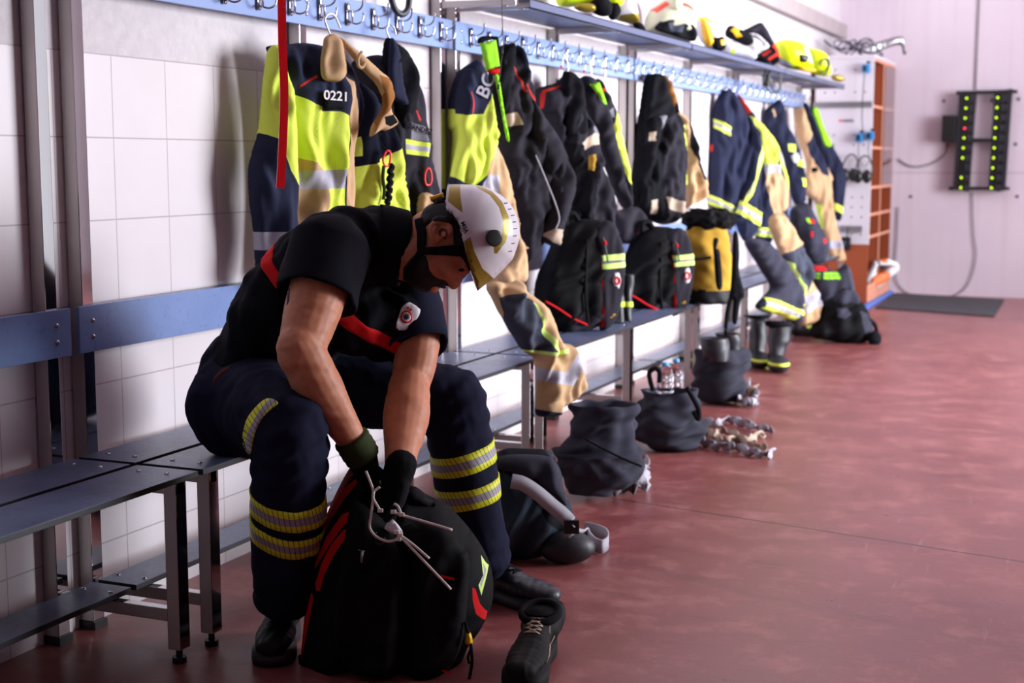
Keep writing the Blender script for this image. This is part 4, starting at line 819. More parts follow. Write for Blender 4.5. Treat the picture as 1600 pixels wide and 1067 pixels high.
# ---- work boots
def boot(name, parent, heel, toe, ankle, mats, top=0.20, label=None, wid=0.05, cut=None):
    heel = np.array(heel); toe = np.array(toe); d = toe-heel; L = np.linalg.norm(d); d = d/L; s = np.cross([0, 0, 1], d); z = np.array([0, 0, 1.0]); ax = [d, s, z]; m = MB()
    X_ = [0.02, 0.06, 0.12, 0.18, 0.235, L-0.035, L-0.01]; H_ = [0.06, 0.085, 0.085, 0.072, 0.056, 0.050, 0.044]; W_ = [0.028, 0.036, 0.036, 0.042, 0.048, 0.046, 0.036]
    for x, h, w_ in zip(np.linspace(0.02, L-0.012, 14), np.interp(np.linspace(0, 6, 14), range(7), H_), np.interp(np.linspace(0, 6, 14), range(7), W_)):
        m.ball(heel+d*x+z*(0.028+h*0.42), (0.030, w_*1.02, h*0.52), ax, nu=16, nv=10)
    if ankle is not None: limb(m, [heel+d*0.075+z*0.08, heel*0.3+d*0.02+np.array(ankle)*0.7+z*0.0+heel*0.0], [0.050, 0.052]) if False else limb(m, [heel+d*0.07+z*0.07, heel+d*0.07+(np.array(ankle)-heel-d*0.07)*np.array([1, 1, 0])+z*top], [0.046, 0.050])
    Vv, Ff = remesh(m, 0.005, 4, lambda V, N: V+N*(wob(V, N, 0.0015, 0.05, 3)[:, None])); Vv[:, 2] = np.maximum(Vv[:, 2], 0.02)
    if cut: Vv[:, 2] = np.minimum(Vv[:, 2], cut)
    o = mk(name, Vv, Ff, mats[0], parent)
    # sole
    out = [(0.0, 0.0), (0.008, 0.028), (0.05, 0.037), (0.12, 0.036), (0.18, 0.045), (0.235, 0.051), (L-0.03, 0.042), (L, 0.012)]; sc_l = L/0.30; out = [(min(a, 0.235)*sc_l if a <= 0.235 else a, b) for a, b in [(0.0, 0.0), (0.008, 0.028), (0.05, 0.037), (0.12, 0.036), (0.18, 0.045), (0.235, 0.051)]]+[(L-0.022*sc_l, 0.044), (L, 0.018)]
    loop = [(x, w_) for x, w_ in out]+[(x, -w_) for x, w_ in out[::-1]]; ms = MB(); n = len(loop); sm_ = [tuple(v) for v in spline(loop, 3, True)]; n = len(sm_)
    V0 = [heel+d*a+s*b+z*0.001 for a, b in sm_]+[heel+d*a+s*b*1.03+z*0.015 for a, b in sm_]+[heel+d*a+s*b+z*0.034 for a, b in sm_]
    Fs = [(j, (j+1) % n, n+(j+1) % n, n+j) for j in range(n)]+[(n+j, n+(j+1) % n, 2*n+(j+1) % n, 2*n+j) for j in range(n)]+[tuple(range(n-1, -1, -1)), tuple(2*n+j for j in range(n))]
    ms.add(V0, Fs); ms.build('sole', mats[1], o, True); bv = bvh_of(Vv, Ff)
    # laces: zig-zag over the instep, set on the surface
    ml = MB(); cols = np.linspace(0.095, 0.165, 5)
    def top_at(a, b):
        h, nn, _, _ = bv.ray_cast(Vector(heel+d*a+s*b+z*0.4), Vector((0, 0, -1))); return np.array(h)+np.array(nn)*0.002 if h is not None else None
    for k in range(5):
        for sg in (-1, 1):
            a = cols[k]; a2 = cols[k+1] if k < 4 else cols[k]
            pts = [top_at(a+(a2-a)*u, sg*(0.018-0.036*u)) for u in np.linspace(0, 1, 5)]; pts = [p for p in pts if p is not None]
            if len(pts) > 2: ml.tube(pts, 0.0019, 6)
    if ml.V: ml.build('laces', mats[2], o, True)
    return o, d, s, heel, bv
hN = np.array([0.50, 2.97, 0]); tN = np.array([0.60, 2.73, 0]); boot('work_boot', person, hN, tN, ankN, ['leather_black', 'rubber_black', 'black_cloth'], 0.17)
hF = onZ(735, 925, 0); tF = onZ(855, 955, 0); tF = hF+(tF-hF)/np.linalg.norm(tF-hF)*0.285; boot('work_boot', person, hF, tF, ankF, ['boot_leather', 'rubber_black', 'black_cloth'], 0.17)
# ---- gloved hands: palm, four unequal fingers, thumb
def glove(name, wrist, d, pn, curl, mat, side=1, sc=1.0, spread=0.10):
    d = np.array(d, float); d /= np.linalg.norm(d); pn = np.array(pn, float); pn -= d*(pn@d); pn /= np.linalg.norm(pn); s = np.cross(d, pn)*side; m = MB(); w = np.array(wrist)
    limb(m, [w-d*0.012, w+d*0.01, w+d*0.03*sc], [0.037*sc, 0.036*sc, 0.034*sc])
    m.ring([w+d*x*sc for x in (0.0, 0.02, 0.05, 0.08, 0.095)], [0.026*sc, 0.036*sc, 0.043*sc, 0.043*sc, 0.036*sc], [0.020*sc, 0.021*sc, 0.019*sc, 0.016*sc, 0.012*sc], s, pn, 20)
    for k, (L, u) in enumerate(((0.078, 0.032), (0.088, 0.011), (0.082, -0.011), (0.064, -0.031))):
        p = w+d*0.088*sc+s*u*sc; dd = d+s*(u*spread/0.03); dd /= np.linalg.norm(dd); pts = [p-dd*0.015]; a = 0.0
        for j, fr in enumerate((0.45, 0.30, 0.25)):
            a += curl*(0.9+0.12*k)*(0.7 if j == 0 else 1.0); p = p+(dd*math.cos(a)+pn*math.sin(a))*L*fr*sc; pts.append(p)
        limb(m, pts, [0.0105*sc, 0.0105*sc, 0.0095*sc, 0.0082*sc], 12, 3)
    p0 = w+d*0.028*sc+s*0.030*sc; td = (d*0.62+s*0.68+pn*0.38); td /= np.linalg.norm(td); limb(m, [p0, p0+td*0.035*sc, p0+td*0.055*sc+(d*0.6+pn*0.5)*0.020*sc, p0+td*0.060*sc+(d*0.8+pn*0.6)*0.045*sc], [0.015*sc, 0.0125*sc, 0.0115*sc, 0.0095*sc], 12, 3)
    Vv, Ff = remesh(m, 0.0036, 3, lambda V, N: V+N*(wob(V, N, 0.0007, 0.03, 3)[:, None])); return mk(name, Vv, Ff, mat, person)
gN = glove('glove', wrN+(wrN-elbN)/np.linalg.norm(wrN-elbN)*0.035, (wrN-elbN)*0.6-UP*0.15+FW*0.05, RT*0.7+FW*0.5, 0.55, 'glove_black')
gF = glove('glove', wrF-UP*0.004, -UP*1.0-RT*0.32, -RT*0.7-FW*0.6, 0.55, 'glove_black', side=-1)
dn_ = (wrN-elbN)/np.linalg.norm(wrN-elbN); cP = [wrN-dn_*0.012+dn_*x for x in np.linspace(0, 0.062, 9)]
MB().tube(cP, [0.041, 0.043, 0.041, 0.043, 0.042, 0.043, 0.041, 0.042, 0.038], 24).build('glove_cuff', 'olive_cuff', gN, True)
# ---- helmet
V, F = solid_profile(q('T', '562,28 578,45 670,45 800,48 890,66 950,90 1030,140 1100,200 1150,280 1180,355 1190,440 1190,520 1165,610 1130,700 1050,790 965,872 890,920 822,978 800,940'), hp, 0.01, 0.01, 0.02) if False else (None, None)
def dome(s_, t_, h, d): return h
hel = pillow('helmet', q('T', '562,28 572,45 670,44 800,48 890,66 950,90 1030,140 1100,200 1150,280 1180,355 1192,440 1190,520 1165,610 1130,700 1050,790 965,872 890,925 822,980 800,940 770,850 740,750 700,600 650,400 600,345 540,300 540,200 550,90'), hp,
 ['helmet_white', 'gold_reflective', 'black_plastic'], person, T=0.116, Tb=0.116, w=0.125, grid=0.006, smooth=False, edge_px=q('T', '572,40 670,44 800,48 890,66 950,90 1030,140 1100,200 1150,280 1180,355 1192,440 1190,520 1165,610 1130,700 1050,790 965,872 890,925 822,980'),
 zones=Zs('T', ('582,58 675,55 678,120 682,180 705,330 640,282 576,226', 1), ('800,66 850,70 950,120 1040,220 1095,350 1100,460 1070,570 992,672 970,668 965,585 1010,590 1040,500 1045,380 1010,270 930,160 830,100', 1), ('717,575 770,532 800,650 870,800 965,873 890,922 822,975 780,860 740,720', 1)))
hv = np.array([v.co[:] for v in hel.data.vertices])+wl(hel); hbv = bvh_of(hv, [tuple(p.vertices) for p in hel.data.polygons])
decal('helmet_knob', hbv, ring_px('T', '955,513', (64, 70), 24), 'black_plastic', hel, 0.010, 1.8)
for c_ in ('1068,210', '1104,262', '1128,317', '1142,374', '1150,433', '1148,496', '1133,562', '1107,631'):
    (x_, y_), = q('T', c_); a_ = -0.15; decal('vent_slot', hbv, [(x_-2.6, y_-0.7+0.5), (x_+2.6, y_-0.7-0.2), (x_+2.6, y_+0.7-0.2), (x_-2.6, y_+0.7+0.5)], 'black_plastic', hel, 0.0008, 1.2)
h_, n_ = hitpx(hbv, *q('T', '706,425')[0])
lp = Plane(h_, RT, UP); 
class NP(Plane):
    def __init__(s, o, sd, n): s.o = np.array(o); s.n = np.array(n)/np.linalg.norm(n); s.s = np.array(sd)-s.n*(np.array(sd)@s.n); s.s /= np.linalg.norm(s.s); s.t = np.cross(s.n, s.s)
lp = NP(h_, RT, n_); text('helmet_lettering', 'MSA', lp, 0, 0, 0.0145, 'black_plastic', hel, 0.004, math.radians(-68))
lp = NP(h_+n_*0.0, RT, n_); text('helmet_lettering', 'GALLET', lp, -0.0085, -0.003, 0.0045, 'black_plastic', hel, 0.004, math.radians(-68))
lm = MB(); lm.tube(tp('455,235 520,180', 0.03), 0.012, 10); lm.build('lamp_clip', 'black_plastic', hel, True); lm = MB(); lm.tube(tp('415,190 440,180 480,165 530,150', 0.035), [0.007, 0.006, 0.006, 0.006], 8); lm.build('helmet_lamp', 'yellow_plastic', hel, True)
lm = MB()
V_, F_ = ribbon(spline(tp('560,700 470,628 330,632 318,560 322,440 340,370 420,290', 0.0), 5), hp.n, 0.02, 0.003)
decal('chin_strap', hb, q('T', '310,600 480,590 640,572 720,600 735,690 700,700 660,668 340,662 300,650'), 'black_cloth', hel, 0.007, 2.0)
decal('chin_strap', hb, q('T', '285,365 345,350 375,470 372,560 345,650 300,650 305,500'), 'black_cloth', hel, 0.007, 2.0)
decal('chin_strap', hb, q('T', '290,640 340,660 280,760 210,870 185,830 240,720'), 'black_cloth', hel, 0.007, 2.0)
# ================================================================== bags, bundles, boots, shoe
def clampz(o, z0=0.001):
    z = wl(o)[2]
    for v in o.data.vertices:
        if v.co.z+z < z0: v.co.z = z0-z
def bag_pillow(name, label, cat, base, dirx, body, extra=(), grid=0.012, group=None, z0=0.0):
    dy = math.sqrt(1-dirx*dirx); pl = Plane((base[0], base[1], 0), (dirx, dy, 0)); t = thing(name, label, cat, (base[0], base[1], z0), group); R = {}
    for k, (pn, v, s, mats, zones, op) in enumerate([body]+list(extra)):
        o = dict(T=0.10, w=0.10, grid=grid, folds=FS, seed=k+int(base[1]*7)); o.update(op); R[pn] = pillow(pn, q(v, s), pl, mats, t, zones=zones, **o); clampz(R[pn], z0+0.001)
    return t, pl, R
# --- the open rucksack between the person's feet
b0 = W(620, 900, 3.38)
FB = [(70, 0.11, 0.010, 1.0), (25, 0.06, 0.004, 0.8), (85, 0.03, 0.0012, 1.0)]
t, pl, R = bag_pillow('rucksack', 'large open black rucksack with red straps, standing on the floor between the work boots', 'rucksack', b0, RT[0],
 ('rucksack_body', 'B', '500,215 545,198 600,215 640,300 690,300 730,295 790,330 870,370 930,430 985,500 1030,580 1050,660 1045,760 1000,860 950,930 925,1000 860,1040 620,1050 420,1050 300,1045 300,960 320,760 350,580 385,450 440,320',
  ['bag_black', 'red_cloth', 'lime_tape', 'patch_white', 'grey_strap'],
  Zs('B', ('362,495 372,450 430,335 500,228 538,198 543,206 505,242 452,325 402,440 374,500', 1), ('366,585 372,560 420,455 480,368 525,345 527,372 488,405 432,485 388,560 370,592', 1), ('378,662 374,640 400,560 440,480 490,420 527,402 528,430 500,445 450,520 412,600 396,658', 1),
     ('427,360 470,290 530,240 536,252 487,312 432,400 385,495 366,500 395,420', 1), ('296,962 328,790 350,700 356,680 368,690 346,800 312,960', 1), ('527,374 600,377 600,383 527,380', 1), ('975,640 986,650 1003,710 1030,760 1022,798 988,745 976,690', 1), ('820,553 911,573 911,581 818,560', 1), ('806,622 830,620 830,625 806,628', 1), ('808,632 832,630 832,635 808,637', 1),
     ('675,965 728,992 777,968 774,978 728,1001 680,976', 1), ('860,919 896,932 894,939 860,925', 1), ('1005,548 1034,600 1008,682 997,640 1014,612', 2), ('1013,575 1026,602 1006,655 1003,635 1017,605', 4)), dict(T=0.15, Tb=0.08, w=0.14, grid=0.0085, folds=FB)),
 [('front_pocket', 'B', '530,300 600,330 700,420 730,560 722,760 700,930 640,960 520,930 460,800 470,600 500,440', ['bag_black'], (), dict(T=0.030, Tb=0.02, w=0.05, off=0.155, folds=FB, grid=0.010)),
  ('side_flap', 'B', '700,420 790,380 880,400 960,500 960,640 930,860 850,960 740,960 735,700 740,560', ['bag_black'], (), dict(T=0.035, Tb=0.02, w=0.06, off=0.14, folds=FB, grid=0.010)),
  ('red_trim', 'B', '820,552 911,572 911,582 818,562', ['red_cloth'], (), dict(T=0.008, w=0.004, off=0.176, folds=(), smooth=False)),
  ('red_trim', 'B', '530,373 600,376 600,384 530,381', ['red_cloth'], (), dict(T=0.008, w=0.004, off=0.170, folds=(), smooth=False)),
  ('red_trim', 'B', '675,965 728,990 777,968 774,978 728,1001 680,976', ['red_cloth'], (), dict(T=0.006, w=0.004, off=0.150, folds=(), smooth=False)),
  ('red_trim', 'B', '860,918 896,932 894,940 858,926', ['red_cloth'], (), dict(T=0.006, w=0.004, off=0.160, folds=(), smooth=False)),
  ('shoulder_strap', 'B', '690,310 740,280 780,300 830,350 800,362 750,350 705,360', ['bag_black'], (), dict(T=0.03, w=0.02, off=0.05, folds=FS)),
 ])
def pth(pl, v, s, h): return spline(at_px(pl, v, s, h), 5)
m = MB(); m.tube(at_px(pl, 'B', '558,462 580,470', 0.185), 0.004, 6); m.tube(at_px(pl, 'B', '572,468 568,510', 0.187), 0.0035, 6); m.build('zip_puller', 'grey_metal', t, True)
m = MB(); m.tube(pth(pl, 'B', '620,400 618,425 630,445 648,440 652,420', 0.18), 0.003, 6); m.build('buckle_ring', 'black_plastic', t, True)
m = MB(); c = at_px(pl, 'B', '551,977', 0.165)[0]
for k in range(1): m.tube([c+0.008*(RT*math.cos(a)+UP*math.sin(a)) for a in np.linspace(0, 6.283, 17)], 0.0028, 6)
m.build('eyelet', 'grey_metal', t, True)
m = MB(); m.tube(pth(pl, 'B', '950,750 955,775 965,800 972,850 975,900 965,960 955,1000 962,1015', 0.15), 0.004, 8); m.ball(at_px(pl, 'B', '958,1020', 0.155)[0], (0.02, 0.012, 0.010)); m.tube(pth(pl, 'B', '972,850 960,880 965,905', 0.15), 0.003, 6); m.build('drawstring', 'black_cloth', t, True)
pillow('orange_toggle', q('B', '955,785 970,790 978,825 970,838 950,830 950,815'), pl, ['yellow_plastic'], t, T=0.012, w=0.008, off=0.15, grid=0.008)
m = MB(); m.tube(pth(pl, 'B', '345,600 352,625 360,640', 0.05), 0.004, 6); m.build('buckle', 'grey_metal', t, True)
# cable ties held over the bag
for lb, paths in (('long white cable tie looped from the olive glove cuff down into the rucksack', [('U', '560,255 590,330 618,420 610,520 600,610 590,700 640,770 730,808 815,790')]),
   ('white cable tie with its tail pointing down across the front of the rucksack', [('B', '700,395 715,412 780,480 900,606')]),
   ('short white cable tie lying beside the longest tail on the rucksack', [('B', '712,405 760,440 820,492')]),
   ('white cable tie pointing right towards the banded trouser leg', [('B', '688,320 720,332 800,355 905,387')]),
   ('small looped white cable tie around the gloved fingers', [('B', '690,290 705,300 718,330'), ]),
   ('white cable tie curling over the back of the black glove', [('B', '638,228 618,245 614,270 640,315')])):
    m = MB()
    for v, s in paths:
        P_ = pth(pl, v, s, 0.195); V, F = ribbon(P_, UP*0.8+RT*0.6, 0.0055, 0.0016); m.add(V, F); m.box((-0.006, -0.005, -0.004), (0.006, 0.005, 0.004), org=P_[-1] if 'looped from' in lb or 'curling' in lb or 'small' in lb else P_[0], ax=[RT, FW, UP], bev=0.001)
    tag(m.build('cable_tie', 'tie_white', None, True), lb, 'cable tie', 'cable ties over the rucksack')
o = pillow('paper_tag', q('B', '652,388 668,362 685,358 718,400 712,415 660,402'), pl, ['patch_white'], None, T=0.002, w=0.004, off=0.172, grid=0.008, folds=()); tag(o, 'folded white paper tag at the mouth of the rucksack below the glove', 'tag')
# --- low shoe, bottom right of the person
hS = onZ(852, 1012, 0); tS = onZ(800, 1102, 0); L_ = tS-hS; tS = hS+L_/np.linalg.norm(L_)*0.30
sh_, d_, s_, he_, bv_ = boot('work_shoe', None, hS, tS, hS+np.array([0, 0, 0.1]), ['shoe_black', 'shoe_black', 'beige_tape'], 0.085, cut=0.112)
tag(sh_, 'scuffed black low shoe with thin pale laces, standing empty on the floor', 'shoe')
m = MB(); cc = hS+d_*0.062+np.array([0, 0, 0.108]); m.tube([cc+d_*0.050*math.cos(a)+s_*0.043*math.sin(a)+np.array([0, 0, -0.010*math.cos(a)]) for a in np.linspace(0, 6.283, 25)], 0.010, 10); m.build('padded_collar', 'black_cloth', sh_, True)
m = MB(); m.ring([cc+np.array([0, 0, 0.003+0.004*k]) for k in range(2)], [0.044, 0.043], [0.037, 0.036], d_, s_, 24); m.build('insole', 'glove_black', sh_, True)
m = MB()
for sg in (-1, 1):
    for pts in (((0.10, 0.030, 0.09), (0.13, 0.040, 0.05), (0.17, 0.046, 0.045)), ((0.05, 0.037, 0.10), (0.09, 0.041, 0.06), (0.13, 0.040, 0.05)), ((0.16, 0.034, 0.065), (0.19, 0.044, 0.05), (0.21, 0.048, 0.04))):
        P_ = []
        for a, b, z in pts:
            h, n, _, _ = bv_.ray_cast(Vector(he_+d_*a+s_*sg*0.2+np.array([0, 0, z])), Vector(-s_*sg)); 
            if h is not None: P_.append(np.array(h)+np.array(n)*0.001)
        if len(P_) > 1: m.tube(P_, 0.0017, 6)
if m.V: m.build('pale_trim', 'beige_tape', sh_, True)
# --- backpacks on the bench
def crest(t, pl, v, c, h, r=0.9):
    (cx_, cy_), = q(v, c); sc = 1/VW[v][2]
    o = pillow('crest_badge', [(cx_+math.cos(a)*28*sc*r*(1+0.06*math.cos(6*a)), cy_+math.sin(a)*60*sc*r*(1+0.06*math.cos(6*a))) for a in np.linspace(0, 6.283, 25)[:-1]], pl, ['patch_white'], t, T=0.004, w=0.004, off=h, grid=0.012)
    P_ = [pl.at(*pl.px(cx_+math.cos(a)*17*sc*r, cy_+math.sin(a)*26*sc*r), h+0.006) for a in np.linspace(0, 6.283, 21)]; MB().tube(P_, 0.004, 6).build('crest_ring', 'red_cloth', o, True)
def backpack(label, x, y, off, y1):
    def sh(s): return ' '.join('%f,%f' % (off[0]+(float(a.split(',')[0])-70)*off[1], off[2]+(float(a.split(',')[1])-180)*off[3]) for a in s.split())
    dx = 0.70; pl = Plane((x, y, 0), (dx, math.sqrt(1-dx*dx), 0)); t = thing('backpack', label, 'backpack', (x, y, 0.45), 'black backpacks standing on the bench')
    body = sh('70,700 90,560 150,430 200,300 250,220 330,180 450,180 520,200 560,260 590,360 603,440 600,560 580,700 560,800 510,870 430,905 360,960 240,980 170,880 100,760')
    a = pillow('backpack_body', q('M', body), pl, ['bag_black', 'charcoal'], t, T=0.10, Tb=0.10, w=0.10, grid=0.012, folds=FS, seed=int(y*9), zones=Zs('M', (sh('345,770 500,870 430,905 360,965 240,985 200,930'), 1))); clampz(a, 0.451)
    fp = pillow('front_panel', q('M', sh('385,285 420,220 480,182 530,200 565,262 592,360 605,440 602,560 582,700 560,800 520,865 470,900 440,880 420,600 425,420')), pl, ['charcoal', 'red_cloth', 'lime_tape', 'grey_print', 'silver_tape'], t, T=0.035, Tb=0.02, w=0.03, off=0.075, grid=0.010, folds=FL, seed=3,
      zones=Zs('M', (sh('412,402 432,402 440,500 445,600 440,680 455,780 452,872 430,878 415,800 412,600'), 1), (sh('430,408 603,392 604,432 436,446'), 2), (sh('440,464 605,446 604,482 442,498'), 2), (sh('436,446 604,432 605,446 440,464'), 3)))
    MB().tube(pth(pl, 'M', sh('70,705 150,750 250,815 345,858'), 0.105), 0.0045, 6).build('red_piping', 'red_cloth', t, True)
    MB().tube(pth(pl, 'M', sh('340,300 335,450 330,650 350,860'), 0.105), 0.006, 6).build('side_strap', 'bag_black', t, True)
    MB().tube(pth(pl, 'M', sh('430,285 440,330 455,400 462,450'), 0.122), 0.004, 6).build('zip_puller', 'black_plastic', t, True)
    MB().tube(pth(pl, 'M', sh('436,310 445,335'), 0.128), 0.006, 6).build('red_toggle', 'red_cloth', t, True)
    MB().tube(pth(pl, 'M', sh('250,220 255,150 300,140 330,185'), 0.03), 0.012, 8).build('grab_handle', 'bag_black', t, True)
    if off[0] > 100: pillow('rolled_hood', q('M', '575,95 640,120 700,100 780,108 835,190 895,250 860,330 640,340 590,260'), pl, ['charcoal', 'red_cloth'], t, T=0.06, Tb=0.05, w=0.06, off=-0.04, grid=0.012, folds=FS, zones=Zs('M', ('735,272 745,270 805,300 798,310', 1),))
    crest(t, pl, 'M', sh('530,570'), 0.110); pillow('small_logo', q('M', sh('485,800 510,775 530,780 515,800 495,812')), pl, ['ochre'], t, T=0.003, w=0.003, off=0.108, grid=0.01)
    return t
backpack('nearer black backpack with lime tape and crest, on the bench left of the short boots', 0.18, 5.68, (70, 1, 180, 1), 0)
backpack('farther black backpack with lime tape and crest, on the bench beside the ochre bag', 0.18, 6.72, (600, 0.86, 228, 0.80), 0)
# --- short rubber boots standing between the backpacks
def rowloft(rows, d, ratio=0.9, n=28, lean=None):
    """rows of (photo y, left x, right x) at depth d -> round sections, centres and half sizes"""
    P = []; R = []
    for y, a, b in rows:
        c = W((a+b)/2, y, d); P.append(c); R.append((b-a)/2*d/FPX)
    return P, R
def bundle(mb, rows, d, ratio=0.9, n=36, closed=True, i=0, hollow=None):
    P, R = rowloft(rows, d); ex = RT; ey = np.cross(RT, [0, 0, 1.0]); m0 = len(mb.V)
    if hollow:
        P = P[::1]; P = [P[0]-np.array([0, 0, hollow])]+[P[0]-np.array([0, 0, 0.004])]+P; R = [R[0]*0.75, R[0]*0.86]+R
    mb.ring(P, R, [r*ratio for r in R], ex, ey, n, i); return m0
def rows(v, s):
    out = []
    for tk in s.split():
        y, a, b = [float(u) for u in tk.split(',')]; (x1, yy), = q(v, '%f,%f' % (a, y)); (x2, _), = q(v, '%f,%f' % (b, y)); out.append((yy, x1, x2))
    return out
def soft(V, c, amp, sc, seed, zmin=None):
    V = np.array(V); N = V-c; N[:, 2] *= 0.3; N /= np.linalg.norm(N, axis=1)[:, None]+1e-6; V = V+N*wob(V, N, amp, sc, seed)[:, None]
    if zmin is not None: V[:, 2] = np.maximum(V[:, 2], zmin)
    return V
def dense(rw, k=5):
    return [tuple(p) for p in spline([np.array(r) for r in rw], k)]
def softthing(name, rw, d, mat, parent, ratio=0.9, amp=0.012, sc=0.12, seed=1, zmin=0.002, hollow=0.06, twist=0.0, n=64, k=7):
    m = MB(); bundle(m, dense(rw, k), d, ratio, n, hollow=hollow); V = np.array(m.V); c = V.mean(0)
    if twist:   # diagonal wrinkles winding round the bundle
        ang = np.arctan2((V-c)@np.cross(RT, [0, 0, 1.0]), (V-c)@RT); N = V-c; N[:, 2] = 0; N /= np.linalg.norm(N, axis=1)[:, None]+1e-6
        V = V+N*(twist*np.sin(2*math.pi*V[:, 2]/0.075+2*ang+1.2*np.sin(3*ang+V[:, 2]*30)))[:, None]
    V = soft(V, c, amp, sc, seed, zmin); return mk(name, V, m.F, mat, parent)
t = thing('rubber_boots', 'black rubber boot with a yellow band, standing on the bench between the backpacks', 'boots', tuple(W(972, 500, 6.42)))
t['label'] = 'pair of black rubber boot shafts with a yellow band, on the bench between the backpacks'
for rw, sd in (('530,560,650 620,572,660 700,570,665 760,560,655 860,540,655', 3), ('545,640,720 620,650,718 700,650,708 760,650,706 850,650,702', 4)):
    o = softthing('boot_shaft', rows('M', rw), 6.42, 'rubber_black', t, 0.9, 0.004, 0.07, sd, 0.452, 0.08, n=32, k=5)
    V = np.array([v.co[:] for v in o.data.vertices])+wl(o); wrap_band('yellow_band', V, [tuple(p.vertices) for p in o.data.polygons], W((q('M', '610,740')[0] if sd == 3 else q('M', '678,725')[0])[0], q('M', '610,740')[0][1]+40, 6.42), W((q('M', '610,740')[0] if sd == 3 else q('M', '678,725')[0])[0], q('M', '610,740')[0][1]-40, 6.42), 0.5, 0.012, 'hivis', o, lift=0.003, n=40)
# --- ochre roll-top bag
t = thing('roll_top_bag', 'ochre yellow and black bag with an open crumpled top, on the bench after the second backpack', 'bag', tuple(W(1105, 470, 7.35)))
t['label'] = 'ochre and black bag with an open crumpled top, on the bench past the backpacks'
o = softthing('bag_body', rows('M', '200,1080,1300 260,1050,1330 340,1030,1345 450,1040,1355 550,1045,1362 640,1045,1365 700,1050,1365 725,1070,1350'), 7.3, ['ochre', 'leather_black'], t, 0.85, 0.008, 0.12, 5, 0.452, 0.05)
zc = [p.center.z+wl(o)[2] for p in o.data.polygons]; zb = W(1107, q('M', '1200,635')[0][1], 7.3)[2]
for p, z in zip(o.data.polygons, zc): p.material_index = 1 if z < zb else 0
o2 = softthing('bag_mouth', rows('M', '110,1090,1320 150,1050,1370 200,1040,1390 240,1080,1350'), 7.3, 'bag_black', t, 0.8, 0.018, 0.07, 7, 0.5, 0.06)
pB = Plane(W(1105, 400, 7.3-0.15), RT, (0, 0, 1))
pillow('webbing_strip', q('M', '1240,310 1275,310 1262,370 1285,400 1300,620 1260,622 1242,420'), pB, ['black_cloth'], t, T=0.012, w=0.01, off=0.0, grid=0.012, folds=FL)
MB().tube(pth(pB, 'M', '1060,445 1150,440 1225,430', 0.0), 0.008, 6).build('side_strap', 'black_cloth', t, True)
# long strap hanging off the bench
t = thing('black_strap', 'long black webbing strap hanging from the ochre bag down into the boot bundle', 'strap', tuple(W(1150, 420, 7.2)))
pS = Plane(W(1150, 450, 6.95), RT, (0, 0, 1))
pillow('strap_band', q('M', '1370,280 1400,270 1412,400 1410,520 1440,640 1445,690 1420,720 1395,860 1365,850 1370,700 1340,850 1330,950 1310,950 1315,800 1350,650 1360,500'), pS, ['black_cloth'], t, T=0.012, w=0.012, grid=0.012, folds=FL)
# --- floor bundles of turnout trousers rolled over their boots
BG = 'trouser-and-boot bundles rolled down on the floor'
def strap_tape(name, label, P, w, mat, parent=None, cat='strap', tw=1.6, seed=0, group=None):
    P_ = spline(P, 7); n = len(P_); rs = np.random.RandomState(seed); ph = rs.rand()*6
    wd = [np.array([math.sin(ph+tw*k*0.5)*0.5, math.cos(ph+tw*k*0.5)*0.6, 0.7+0.3*math.sin(k*0.9)]) for k in range(n)]
    P_ = [p+np.array([0, 0, w*0.42*abs(math.sin(ph+k*0.55))]) for k, p in enumerate(P_)]; V, F = ribbon(P_, np.array(wd), w, 0.003); o = mk(name, V, F, mat, parent)
    if parent is None: tag(o, label, cat, group)
    return o
# nearest one, slumped sideways, with a grey brace
pb0 = W(850, 790, 4.28)
t, pl, R = bag_pillow('trouser_bundle', 'dark bundle with a flat grey brace, on the floor right behind the banded trouser leg', 'trousers', pb0, RT[0],
 ('bundle_body', 'K', '0,430 60,400 110,383 200,385 290,390 335,410 350,450 375,510 385,580 392,630 420,660 445,780 440,850 400,870 350,862 330,890 270,920 180,930 100,925 30,915 -60,900 -80,700 -50,520', ['bundle_teal', 'black_cloth'],
  Zs('K', ('210,560 330,640 420,690 440,770 400,800 340,740 300,690', 1), ('60,400 110,383 290,390 345,430 385,580 390,635 330,600 250,520 120,480 70,450', 1)), dict(T=0.15, Tb=0.10, w=0.13, grid=0.010, folds=[(60, 0.10, 0.018, 0.8), (75, 0.05, 0.007, 0.8), (30, 0.2, 0.01, 1)])),
 [('top_fold', 'K', '50,400 110,383 200,380 290,388 340,415 385,560 392,632 330,590 240,520 120,478 60,450', ['bundle_black'], (), dict(T=0.04, Tb=0.03, w=0.05, off=0.10, folds=[(65, 0.09, 0.010, 0.8)]))], grid=0.01, group=BG)
P_ = at_px(pl, 'K', '125,488 180,500 250,545 320,605 385,660 412,700', 0.165)+at_px(pl, 'K', '425,745', 0.15)+[onZ(*p)+np.array([0, 0, 0.026]) for p in q('K', '490,850 540,905 580,918 608,895 598,860 550,838 490,825')]
P_ = spline(P_, 8); wd_ = [UP*0.9-RT*0.35]*40+[(UP*0.9-RT*0.35)*(1-k/12)+(RT*0.9+UP*0.4)*(k/12) for k in range(12)]; wd_ = wd_+[np.array([0, 0, 1.0])*min(1, k/8)+(RT*0.9+UP*0.4)*max(0, 1-k/8) for k in range(len(P_)-52)]
V, F = ribbon(P_, np.array(wd_), 0.042, 0.004); mk('brace', V, F, 'grey_strap', t); pc = P_[41]; MB().box((-0.022, -0.012, -0.020), (0.022, 0.006, 0.020), org=pc+FW*-0.01, ax=[RT, FW, UP], bev=0.003).build('slider', 'black_plastic', t)
